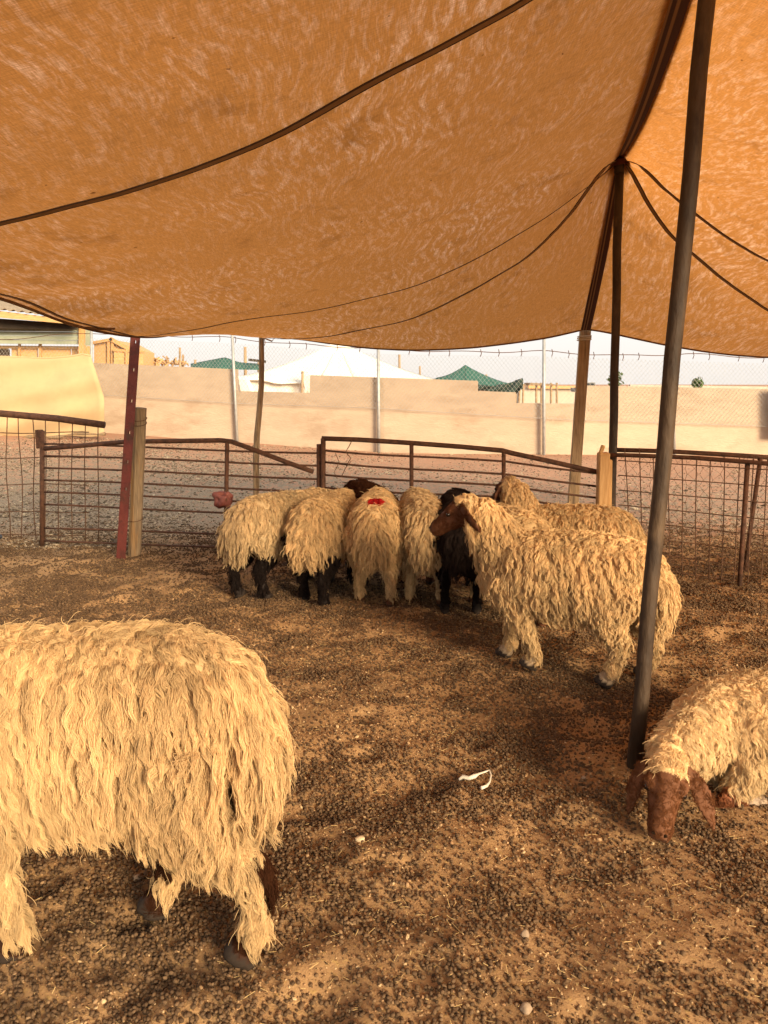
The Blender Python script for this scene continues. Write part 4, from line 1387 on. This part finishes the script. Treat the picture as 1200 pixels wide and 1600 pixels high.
def make_sheep(label, loc, yaw, scale, look, head=None, legs=None, lying=False, fat=1.0, xs=1.0, voxel=.013,
               spacing=.018, strands=10, npts=6, rad=.0007, seed=1, wave=1.0, length=1.0, lift=0.0, group='sheep in the pen'):
    rng = np.random.default_rng(seed)
    PT = look.get('poll_to', .24)
    ch, mt = base_chains(legs, head, lying, fat, lift)
    me = sheep_mesh('sheep', ch, voxel)
    nv = len(me.vertices)
    co = np.empty(nv * 3, np.float32); me.vertices.foreach_get('co', co); co = co.reshape(-1, 3).astype(float)
    reg, par, key, names = region_of(co, ch)
    wool = np.array(look.get('wool', CREAM)); legc = np.array(look.get('legs', TAN)); face = np.array(look.get('face', BROWN)); hoof = np.array([.03, .02, .014])

    def tint(p, reg, par, key, hair):
        n1 = pnoise(p, 6, seed)[:, None]; n2 = pnoise(p, 22, seed + 5)[:, None]
        c = np.tile(wool, (len(p), 1)) * (.74 + .42 * n1)
        st = np.clip((pnoise(p, 4, seed + 9)[:, None] - .56) * 5, 0, 1) * .35
        c = c * (1 - st) + np.array([.34, .21, .105]) * st * (wool.mean() > .2) + c * st * (wool.mean() <= .2)
        dz = np.clip((.42 - p[:, 2:3]) / .16, 0, 1) * (reg[:, None] < 3) * np.clip(n2 * 1.6 - .25, 0, 1) * .5
        if not lying and wool.mean() > .2: c = c * (1 - dz) + np.array([.30, .175, .085]) * dz
        lo = (reg == 6)
        wl = look.get('woolly', .0)        # share of the lower leg that stays fleece coloured
        mixn = (pnoise(p, 9, seed + 3) + (1 - par) * .25 > 1 - wl)
        dark = lo & ~mixn
        c[dark] = legc * (.7 + .6 * n2[dark])
        c[lo & mixn] = wool * .9 * (.8 + .3 * n2[lo & mixn])
        up = (reg == 5) & (par > .62) & (wl < .3)
        c[up] = legc * (.7 + .6 * n2[up])
        so = lo & (par > .5)
        c[so] = np.array(look.get('sock', legc)) * (.7 + .6 * n2[so])
        hf = lo & (par > .78)
        c[hf] = hoof if not hair else legc * .9
        fc = ((reg == 3) & (par > PT)) | (reg == 4)
        c[fc] = face * (.94 + .12 * n2[fc])
        pl = (reg == 3) & (par <= PT)
        c[pl] = np.array(look.get('poll', wool)) * (.85 + .25 * n1[pl])
        if look.get('neck') is not None:
            nk = (reg == 2) & (par > look.get('neck_from', .5)) & (n1[:, 0] > .3)
            c[nk] = np.array(look['neck']) * (.8 + .4 * n2[nk])
        for (cx, cy, cz, rr, colr) in look.get('marks', []):
            q = np.linalg.norm((p - np.array([cx, cy, cz])) * np.array([1, 1, .8]), axis=1)
            m = q + (n2[:, 0] - .5) * rr * .8 < rr
            c[m] = np.array(colr) * (.85 + .3 * n2[m])
        if not hair:
            muz = (reg == 3) & (par > .93); c[muz] = c[muz] * .8 + np.array([.13, .08, .055]) * .4
        return np.clip(c, .004, .9)

    c = tint(co, reg, par, key, False)
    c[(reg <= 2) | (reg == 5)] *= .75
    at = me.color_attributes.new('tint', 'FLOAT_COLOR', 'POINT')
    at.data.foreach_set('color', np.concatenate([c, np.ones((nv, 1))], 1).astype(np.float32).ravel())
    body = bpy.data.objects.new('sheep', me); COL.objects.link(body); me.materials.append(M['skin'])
    body.location = loc; body.rotation_euler = (0, 0, yaw); body.scale = (scale * xs, scale, scale)
    tag(body, label, 'sheep', group)
    # ---- fleece: locks of wavy strands combed down and back
    me.calc_loop_triangles()
    nt_ = len(me.loop_triangles)
    tri = np.empty(nt_ * 3, np.int32); me.loop_triangles.foreach_get('vertices', tri); tri = tri.reshape(-1, 3)
    nrm = np.empty(nv * 3, np.float32); me.vertices.foreach_get('normal', nrm); nrm = nrm.reshape(-1, 3).astype(float)
    a, b, cc = co[tri[:, 0]], co[tri[:, 1]], co[tri[:, 2]]
    area = np.linalg.norm(np.cross(b - a, cc - a), axis=1) / 2
    total = area.sum()
    n_l = int(total / spacing ** 2 * 1.25)
    ti = rng.choice(nt_, n_l, p=area / total)
    r1 = np.sqrt(rng.random(n_l)); r2 = rng.random(n_l)
    w0, w1, w2 = 1 - r1, r1 * (1 - r2), r1 * r2
    P = a[ti] * w0[:, None] + b[ti] * w1[:, None] + cc[ti] * w2[:, None]
    Nn = nrm[tri[ti, 0]] * w0[:, None] + nrm[tri[ti, 1]] * w1[:, None] + nrm[tri[ti, 2]] * w2[:, None]
    Nn /= np.linalg.norm(Nn, axis=1)[:, None] + 1e-9
    rg, pr_, ky, _ = region_of(P, ch)
    tcol = tint(P, rg, pr_, ky, True)
    # lengths
    Ln = np.zeros(n_l)
    Ln[rg == 0] = .070; Ln[rg == 1] = .075; Ln[rg == 2] = .055; Ln[rg == 5] = .048
    low = rg == 6
    wl = look.get('woolly', 0.0)
    Ln[low] = .016 + (.040 * wl) * np.clip(1.15 - pr_[low], 0, 1)
    hd = rg == 3
    Ln[hd] = np.where(pr_[hd] < PT, 0.024, .008)
    Ln[rg == 4] = .010
    lh = look.get('leg_hair', 0.0)
    if lh: Ln[low] = lh; Ln[(rg == 5) & (pr_ > .6)] = lh * 1.2
    Ln *= length
    belly = (rg == 0) & (Nn[:, 2] < -.15); Ln[belly] *= 1.1
    toph = (rg == 0) & (Nn[:, 2] > .75); Ln[toph] *= .58
    Ln *= .55 + .8 * rng.random(n_l)
    Ln[low & (pr_ > .5)] = .009 + lh * .3
    keep = ~((low) & (pr_ > .80)) & ~((rg == 3) & (pr_ > .97)) & ~((rg == 0) & (Nn[:, 2] < -.85) & (rng.random(n_l) < .5))
    short = (rg == 3) & (pr_ >= PT) | (rg == 4) | (low & (pr_ > .5))
    P, Nn, rg, pr_, tcol, Ln, short = P[keep], Nn[keep], rg[keep], pr_[keep], tcol[keep], Ln[keep], short[keep]
    n_l = len(P)
    # comb direction
    gdir = np.tile(np.array([0, 0, -1.0]), (n_l, 1))
    back = np.tile(np.array([-1.0, 0, 0]), (n_l, 1))
    sidev = np.zeros((n_l, 3)); sidev[:, 1] = np.sign(P[:, 1] + rng.normal(0, .03, n_l))
    flow = gdir * 1.0 + back * (.30 + .35 * (pnoise(P, 5, seed + 20)[:, None] - .5) * 2) + sidev * .45
    flow += rng.normal(0, .20, (n_l, 3))
    swirl = pnoise(P, 8, seed + 30) - .5
    flow[:, 0] += swirl * 1.1
    fm = rg == 3
    flow[fm] = np.array(mt['d'])[None] * 1.0 + rng.normal(0, .15, (fm.sum(), 3))
    flow[fm & (pr_ < PT)] += rng.normal(0, .8, ((fm & (pr_ < PT)).sum(), 3))
    tan = flow - (flow * Nn).sum(1)[:, None] * Nn
    tan /= np.linalg.norm(tan, axis=1)[:, None] + 1e-9
    bi = np.cross(Nn, tan)
    ns = np.maximum(3, np.where(short, strands if spacing < .022 else strands // 3, strands)).astype(int)
    li = np.repeat(np.arange(n_l), ns)
    S = len(li)
    # strand roots spread over a disc, drawn together at the tip
    ang = rng.random(S) * 2 * np.pi; rr = np.sqrt(rng.random(S)) * spacing * .95
    lw = rng.uniform(.55, 1.35, n_l)[li]
    ox, oy = np.cos(ang) * rr * lw, np.sin(ang) * rr * lw
    lift = (.55 + .25 * rng.random(n_l)); lift[short] = .25
    lift[(rg == 0) & (Nn[:, 2] > .6)] += .15
    ph = rng.random(n_l) * 6.28; wl_ = rng.uniform(.032, .070, n_l); amp = rng.uniform(.0030, .0080, n_l) * wave
    sl = Ln[li] * (.75 + .4 * rng.random(S))
    fz = rng.random(S) < .06
    pj = rng.normal(0, .22, S)
    frz = np.where(fz, .013, .0017)
    fdir = rng.normal(0, 1, (S, 3))
    pts = np.empty((S, npts, 3), np.float32)
    for k in range(npts):
        t = k / (npts - 1)
        clump = 1 - .88 * t ** 1.1
        along_ = t * (1 - .12 * t)
        # leaves the skin outward, then lies over along the comb direction and hangs
        nco = lift[li] * (t - .62 * t * t)
        q = P[li] + Nn[li] * (sl * nco)[:, None] + tan[li] * (sl * along_ * .86)[:, None]
        q[:, 2] -= sl * .34 * t * t * (~short[li])
        wv = np.sin(ph[li] + pj + 2 * np.pi * (t * sl) / wl_[li]) * amp[li] * min(1, t * 2.2)
        wv2 = np.cos(ph[li] * 1.7 + pj + 2 * np.pi * (t * sl) / wl_[li]) * amp[li] * .7 * min(1, t * 2.2)
        sc_ = np.where(short[li], .15, 1.0)
        q += bi[li] * ((ox * clump) + wv * sc_)[:, None] + tan[li] * (oy * clump)[:, None] + Nn[li] * (wv2 * sc_)[:, None]
        q += fdir * (frz * t * sc_)[:, None]
        pts[:, k] = q
    # keep the wool off the ground
    zmin = -loc[2] / scale + .004
    pts[:, :, 2] = np.maximum(pts[:, :, 2], zmin + .012)
    lt = np.where(short, .96 + .08 * rng.random(n_l), .76 + .42 * rng.random(n_l))[li] * (.92 + .16 * rng.random(S))
    colr = np.clip(tcol[li] * lt[:, None], .003, .92)
    hc = bpy.data.hair_curves.new('fleece')
    hc.add_curves([npts] * S)
    hc.attributes['position'].data.foreach_set('vector', pts.ravel())
    ra = hc.attributes.get('radius') or hc.attributes.new('radius', 'FLOAT', 'POINT')
    prof = np.array([1.0] * (npts - 1) + [.35], np.float32)
    rv = np.outer(np.where(short[li], .7, 1.0) * rng.uniform(.75, 1.3, S), prof) * rad
    ra.data.foreach_set('value', rv.astype(np.float32).ravel())
    ca = hc.attributes.new('tint', 'FLOAT_COLOR', 'CURVE')
    ca.data.foreach_set('color', np.concatenate([colr, np.ones((S, 1))], 1).astype(np.float32).ravel())
    hc.materials.append(M['hair'])
    fo = bpy.data.objects.new('fleece', hc); COL.objects.link(fo); fo.parent = body
    # ---- eyes and nostrils
    for s in (1, -1):
        ep = mt['poll'] + mt['d'] * .104 * mt['k'] + mt['side'] * s * .0520 * mt['k'] + mt['hu'] * .022 * mt['k']
        bm = bmesh.new(); bmesh.ops.create_icosphere(bm, subdivisions=2, radius=.0125 * mt['k'], matrix=Matrix.Translation(ep))
        em = bpy.data.meshes.new('eye'); bm.to_mesh(em); bm.free(); em.materials.append(M['eye'])
        em.polygons.foreach_set('use_smooth', [True] * len(em.polygons))
        eo = bpy.data.objects.new('eye', em); COL.objects.link(eo); eo.parent = body
        npos = mt['poll'] + mt['d'] * .238 * mt['k'] + mt['side'] * s * .017 * mt['k'] + mt['hu'] * .012 * mt['k']
        bm = bmesh.new(); bmesh.ops.create_icosphere(bm, subdivisions=1, radius=.0065 * mt['k'], matrix=Matrix.Translation(npos))
        em = bpy.data.meshes.new('nostril'); bm.to_mesh(em); bm.free(); em.materials.append(M['eye'])
        eo = bpy.data.objects.new('nostril', em); COL.objects.link(eo); eo.parent = body
    return S


def gl(x, y, dz=0.0):
    return (x, y, gz(x, y) + dz)


PI = math.pi
nS = 0
# the big one in front, heading out of the picture to the left
nS += make_sheep('big cream sheep in the left foreground, rump to the right, head out of view', gl(-.81, 1.92), PI, 1.13,
                 dict(legs=BROWN * .6, sock=BROWN * .38, woolly=.55, face=BROWN, marks=[(-.52, .10, .20, .055, BROWN * .3), (-.50, .10, .27, .05, BROWN * .4), (-.18, -.08, .16, .05, BROWN * .3)]), legs=dict(hl=(-.105, .0, 0), hr=(.17, .05, 0), fl=(-.11, 0, 0), fr=(.06, 0, 0)), lift=.035, xs=.91,
                 head=dict(poll=(.56, 0, .62), nose=(.70, 0, .42)), voxel=.012, spacing=.021, strands=46, npts=8, rad=.00046, seed=3, length=1.2, wave=.72)
# standing right, heading left and away
d2 = math.atan2(.36, -.80)
nS += make_sheep('cream sheep with brown head standing in the middle right behind the thick pole', gl(.94, 3.84), d2, 1.02,
                 dict(legs=BROWN * 1.6, sock=(.42, .31, .20), woolly=.72, face=BROWN * .8), legs=dict(hl=(.10, 0, 0), hr=(-.06, 0, 0), fl=(-.13, 0, .03), fr=(.05, 0, 0)),
                 head=dict(poll=(.50, .06, .83), nose=(.70, .08, .70), ear_dir=(-.35, 0, -.30)), voxel=.012, spacing=.021, strands=24, npts=7, rad=.0008, seed=8, length=1.0)
# lying at the right, head on the ground towards the viewer
LY = gl(1.55, 2.86, -.025); LA = math.atan2(-.28, -1.0)


def to_local(p):
    q = Vector(p) - Vector(LY); c_, s_ = math.cos(-LA), math.sin(-LA)
    return (c_ * q.x - s_ * q.y, s_ * q.x + c_ * q.y, q.z)


lp = to_local(G(1045, 1192, .215)); ln_ = to_local(G(1030, 1307, .05)); print('head', (Vector(lp) - Vector(ln_)).length)
upl = Matrix.Rotation(-LA, 3, 'Z') @ Vector((0, -.25, 1)); edl = Matrix.Rotation(-LA, 3, 'Z') @ Vector((0, -.30, -.8))
nS += make_sheep('cream sheep with brown face lying on the ground at the right edge', LY, LA, 1.0,
                 dict(wool=(.69, .50, .27), legs=BROWN * 1.6, sock=(.36, .27, .19), woolly=.3, face=np.array([.13, .050, .020]), poll=CREAM * 1.05, poll_to=.33), lying=True,
                 head=dict(poll=lp, nose=ln_, up=tuple(upl), ear=.95, ear_thick=.006, ear_dir=tuple(edl)), voxel=.0072, spacing=.0195, strands=24, npts=7, rad=.0007, seed=15, length=.70, wave=.9)

FAR = dict(voxel=.016, spacing=.023, strands=16, npts=6, rad=.0010)
UPH = PI / 2
hd_low = dict(poll=(.52, 0, .60), nose=(.66, 0, .42))
nS += make_sheep('black legged cream sheep at the left end of the huddle', gl(-.72, 5.51), math.atan2(.75, .72), 1.00,
                 dict(wool=(.66, .485, .27), legs=BLACK, leg_hair=.042, woolly=.05, face=BLACK), head=hd_low, legs=dict(hl=(-.02, 0, 0), hr=(.06, 0, 0)), seed=21, fat=1.0, **FAR)
nS += make_sheep('cream sheep with black legs and dark flank, second from the left in the huddle', gl(-.40, 5.47), math.atan2(1, .28), 1.00,
                 dict(legs=BLACK, leg_hair=.042, woolly=.05, face=BLACK, marks=[(-.36, .18, .40, .14, BLACK * 1.2), (-.25, .2, .38, .13, BLACK * 1.2)]), head=hd_low, legs=dict(hl=(.12, 0, 0), hr=(-.06, 0, 0)), seed=33, **FAR)
nS += make_sheep('cream sheep with a red paint mark on its rump', gl(-.055, 5.40), math.atan2(1, .02), 1.00,
                 dict(legs=BROWN, woolly=.75, face=BROWN, marks=[(-.27, .0, .715, .055, (.42, .018, .018))]), head=hd_low, legs=dict(hl=(.10, 0, 0), hr=(0, 0, 0)), seed=41, fat=.88, **FAR)
nS += make_sheep('cream sheep with brown streaked legs right of the red marked one', gl(.27, 5.43), math.atan2(1, -.05), 1.00,
                 dict(wool=(.64, .46, .25), legs=BROWN, woolly=.66, face=BROWN), head=hd_low, legs=dict(hl=(.06, 0, 0), hr=(0, 0, 0)), seed=52, fat=.92, **FAR)
nS += make_sheep('black brown sheep squeezed between the huddle and the standing sheep', gl(.53, 5.30), math.atan2(1, .05), 1.02,
                 dict(wool=BLACK * 1.5, legs=BLACK * .6, woolly=.0, face=BLACK, poll=BLACK * 1.5), head=hd_low, seed=61, fat=.85, **FAR)
nS += make_sheep('cream sheep with its back just showing behind the brown head', gl(.80, 4.97), math.atan2(1, -.30), 1.01,
                 dict(legs=BROWN, woolly=.5, face=BROWN), head=hd_low, seed=72, fat=.95, **FAR)
nS += make_sheep('cream sheep facing left behind the standing sheep, its woolly poll raised', gl(1.25, 5.11), math.atan2(.20, -1), .97,
                 dict(legs=BROWN, woolly=.5, face=BROWN * .7, poll=np.array([.40, .26, .14])), head=dict(poll=(.41, .0, .85), nose=(.53, -.17, .73)), seed=83, **FAR)
nS += make_sheep('dark brown sheep mostly hidden behind the huddle', gl(-.13, 5.97), math.atan2(1, -.25), 1.0,
                 dict(wool=BROWN * .45, legs=BLACK, woolly=.0, face=BLACK, poll=BROWN * .6), head=hd_low, seed=94, **FAR)
print('fleece strands', nS)


# ------------------------------------------------------------------ dung pellets, straw, small litter
def scatter(name, pts, attrs, prim, mat, label):
    me = bpy.data.meshes.new(name)
    me.vertices.add(len(pts)); me.vertices.foreach_set('co', pts.astype(np.float32).ravel())
    for k, (v, ty) in attrs.items():
        at = me.attributes.new(k, ty, 'POINT')
        at.data.foreach_set('vector' if ty == 'FLOAT_VECTOR' else 'value', v.astype(np.float32).ravel())
    o = bpy.data.objects.new(name, me); COL.objects.link(o)
    me.materials.append(mat)
    ng = bpy.data.node_groups.new(name, 'GeometryNodeTree')
    ng.interface.new_socket('Geometry', in_out='INPUT', socket_type='NodeSocketGeometry')
    ng.interface.new_socket('Geometry', in_out='OUTPUT', socket_type='NodeSocketGeometry')
    gi = ng.nodes.new('NodeGroupInput'); go = ng.nodes.new('NodeGroupOutput')
    mp = ng.nodes.new('GeometryNodeMeshToPoints')
    io = ng.nodes.new('GeometryNodeInstanceOnPoints')
    if prim == 'pellet':
        pm = ng.nodes.new('GeometryNodeMeshIcoSphere'); pm.inputs['Radius'].default_value = 1; pm.inputs['Subdivisions'].default_value = 2
    elif prim == 'grit':
        pm = ng.nodes.new('GeometryNodeMeshIcoSphere'); pm.inputs['Radius'].default_value = 1; pm.inputs['Subdivisions'].default_value = 1
    else:
        pm = ng.nodes.new('GeometryNodeMeshCube'); pm.inputs['Size'].default_value = (1, 1, 1)
    sm = ng.nodes.new('GeometryNodeSetShadeSmooth'); sm.inputs['Shade Smooth'].default_value = prim == 'pellet'
    st = ng.nodes.new('GeometryNodeSetMaterial'); st.inputs['Material'].default_value = mat
    ar = ng.nodes.new('GeometryNodeInputNamedAttribute'); ar.data_type = 'FLOAT_VECTOR'; ar.inputs['Name'].default_value = 'rot'
    sc_ = ng.nodes.new('GeometryNodeInputNamedAttribute'); sc_.data_type = 'FLOAT_VECTOR'; sc_.inputs['Name'].default_value = 'scl'
    er = ng.nodes.new('FunctionNodeEulerToRotation')
    L = ng.links.new
    L(gi.outputs[0], mp.inputs['Mesh']); L(mp.outputs[0], io.inputs['Points'])
    L(pm.outputs['Mesh'], sm.inputs[0]); L(sm.outputs[0], st.inputs[0]); L(st.outputs[0], io.inputs['Instance'])
    L(ar.outputs['Attribute'], er.inputs[0]); L(er.outputs[0], io.inputs['Rotation']); L(sc_.outputs['Attribute'], io.inputs['Scale'])
    L(io.outputs[0], go.inputs[0])
    md = o.modifiers.new('scatter', 'NODES'); md.node_group = ng
    tag(o, label, kind='stuff')
    return o


def litter():
    rng = np.random.default_rng(77)
    n = 640000
    y = np.sqrt(rng.uniform(0, 1, n)) * 8.9 - .5
    k = y > .95; y = y[k]; n = len(y)
    hw = .62 * y + .9
    x = rng.uniform(-1, 1, n) * hw
    big = fbm(x * 1.3, y * 1.3, 44, 3); mid = fbm(x * 5.5, y * 5.5, 51, 4)
    dens = np.clip((mid * .65 + big * .35 - .375) * 4.2, 0.22, 1)
    k = rng.random(n) < dens
    x, y, dens = x[k], y[k], dens[k]
    hgt = full_h(x, y)
    pr = np.clip(.78 - hgt * 18, .15, 1.0) * np.interp(y, [1, 3, 5, 6.5, 7.6, 8.4], [1.0, 1.0, .85, .5, .16, .02])
    k = rng.random(len(x)) < pr
    x, y, hgt, dens = x[k], y[k], hgt[k], dens[k]; m = len(x)
    print('pellets', m)
    r_ = rng.triangular(.0028, .0050, .0064, m) * np.where(y > 5, 1.15, 1)
    scl = np.stack([r_ * rng.uniform(1.05, 1.5, m), r_, r_ * rng.uniform(.85, 1.0, m)], 1)
    pile = rng.random(m) ** 2 * .010 * dens ** 2
    pts = np.stack([x, y, hgt + r_ * .55 + pile], 1)
    rot = np.stack([rng.uniform(-.6, .6, m), rng.uniform(-.6, .6, m), rng.uniform(0, 6.28, m)], 1)
    tone = np.clip(rng.normal(.4, .22, m), 0, 1)
    scatter('dung_pellets', pts, {'rot': (rot, 'FLOAT_VECTOR'), 'scl': (scl, 'FLOAT_VECTOR'), 'tone': (tone, 'FLOAT')}, 'pellet', M['pellet'], 'dark round dung pellets lying thick over the sandy pen floor')
    # crumbs of dung and grit on the bare patches
    n = 150000
    y = np.sqrt(rng.uniform(0, 1, n)) * 5.9 - .4
    y = y[y > 1.0]; n = len(y)
    x = rng.uniform(-1, 1, n) * (.62 * y + .5)
    r_ = rng.gamma(2.2, .0007, n) + .0007
    scl = np.stack([r_ * rng.uniform(1, 1.7, n), r_, r_ * .8], 1)
    rot = np.stack([rng.uniform(-.6, .6, n), rng.uniform(-.6, .6, n), rng.uniform(0, 6.28, n)], 1)
    scatter('grit', np.stack([x, y, full_h(x, y) + r_ * .4], 1), {'rot': (rot, 'FLOAT_VECTOR'), 'scl': (scl, 'FLOAT_VECTOR'), 'tone': (rng.random(n), 'FLOAT')}, 'grit', M['grit'], 'fine grit and chaff sprinkled over the sand')
    # coarse dry litter outside the pen
    n = 110000
    y = 7.0 + 10.5 * rng.random(n) ** 1.5
    x = rng.uniform(-1, 1, n) * (.60 * y + .5)
    k = (rng.random(n) < np.clip(fbm(x * 1.1, y * .9, 61, 4) * 3 - .85, .05, 1)) & (rng.random(n) < np.interp(x, [-4, 3], [1, .25]))
    x, y = x[k], y[k]; n = len(x)
    r_ = rng.gamma(2.2, .0020, n) + .003
    scl = np.stack([r_ * rng.uniform(1, 2.6, n), r_, r_ * .6], 1)
    rot = np.stack([rng.uniform(-.4, .4, n), rng.uniform(-.4, .4, n), rng.uniform(0, 6.28, n)], 1)
    scatter('dry_litter', np.stack([x, y, full_h(x, y) + r_ * .3], 1), {'rot': (rot, 'FLOAT_VECTOR'), 'scl': (scl, 'FLOAT_VECTOR'), 'tone': (rng.random(n), 'FLOAT')}, 'grit', M['dry'], 'grey brown dry litter strewn over the sand outside the pen')
    n = 26000
    y = rng.uniform(1.0, 7.5, n); hw = .62 * y + .6; x = rng.uniform(-1, 1, n) * hw
    k = rng.random(n) < np.clip(fbm(x * 1.7, y * 1.7, 91, 3) * 2 - .4, .1, 1) * hw / hw.max() * 1.2
    x, y = x[k], y[k]; m = len(x)
    ln = rng.gamma(2.0, .0062, m) + .004
    scl = np.stack([ln, rng.uniform(.0007, .0015, m), rng.uniform(.0005, .0009, m)], 1)
    rot = np.stack([rng.uniform(-.3, .3, m), rng.uniform(-.35, .35, m), rng.uniform(0, 6.28, m)], 1)
    pts = np.stack([x, y, full_h(x, y) + .008], 1)
    scatter('straw_litter', pts, {'rot': (rot, 'FLOAT_VECTOR'), 'scl': (scl, 'FLOAT_VECTOR')}, 'straw', M['straw'], 'scattered pale straw bits on the pen floor')
    return len(k)


litter()


def on_ground(px, py, dz=0.0):
    p = G(px, py); z = gz(p[0], p[1]); p = G(px, py, z); return Vector((p[0], p[1], gz(p[0], p[1]) + dz))


# knotted scrap of white string
pts = [(717, 1222), (724, 1218), (733, 1221), (741, 1218), (748, 1214), (757, 1211), (765, 1208), (767, 1216), (765, 1226), (760, 1233), (752, 1237)]
mb = MB(); mb.tube([on_ground(*p, .012) for p in pts], [.005, .010, .008, .009, .004, .0035, .0035, .0035, .004, .006, .007], 7)
tag(mb.build('string_scrap', M['string'], None, True), 'looped scrap of white string on the ground', 'string')


def lump(name, px, py, size, mat, label, cat, seed):
    rng = np.random.default_rng(seed); c = on_ground(px, py, size[2] * .6)
    bm = bmesh.new(); bmesh.ops.create_icosphere(bm, subdivisions=3, radius=1)
    k = rng.uniform(2, 4, 3); f0 = rng.uniform(0, 6, 3)
    for v in bm.verts:
        q = v.co * (1 + .10 * math.sin(v.co.x * k[0] + f0[0]) + .08 * math.sin(v.co.y * k[1] + f0[1]) + .06 * math.sin(v.co.z * k[2] * 2 + f0[2]))
        v.co = Vector((q.x * size[0], q.y * size[1], q.z * size[2])) + c
    me = bpy.data.meshes.new(name); bm.to_mesh(me); bm.free()
    tag(link(name, me, mat, None, True), label, cat)


lump('pebble', 820, 1463, (.0105, .012, .012), M['stone'], 'smooth pale pebble on the ground at the lower right', 'pebble', 1)
lump('wool_tuft', 562, 1314, (.018, .012, .010), M['wool_tuft'], 'small tuft of shed wool on the ground in the middle', 'wool', 2)
lump('pebble', 215, 1375, (.012, .012, .010), M['stone'], 'reddish pebble behind the foreground sheep', 'pebble', 3)
lump('pebble', 912, 1216, (.010, .010, .008), M['stone'], 'small pebble left of the thick pole foot', 'pebble', 4)
lump('pebble', 822, 1580, (.016, .014, .012), M['stone'], 'orange pebble at the bottom of the picture', 'pebble', 5)
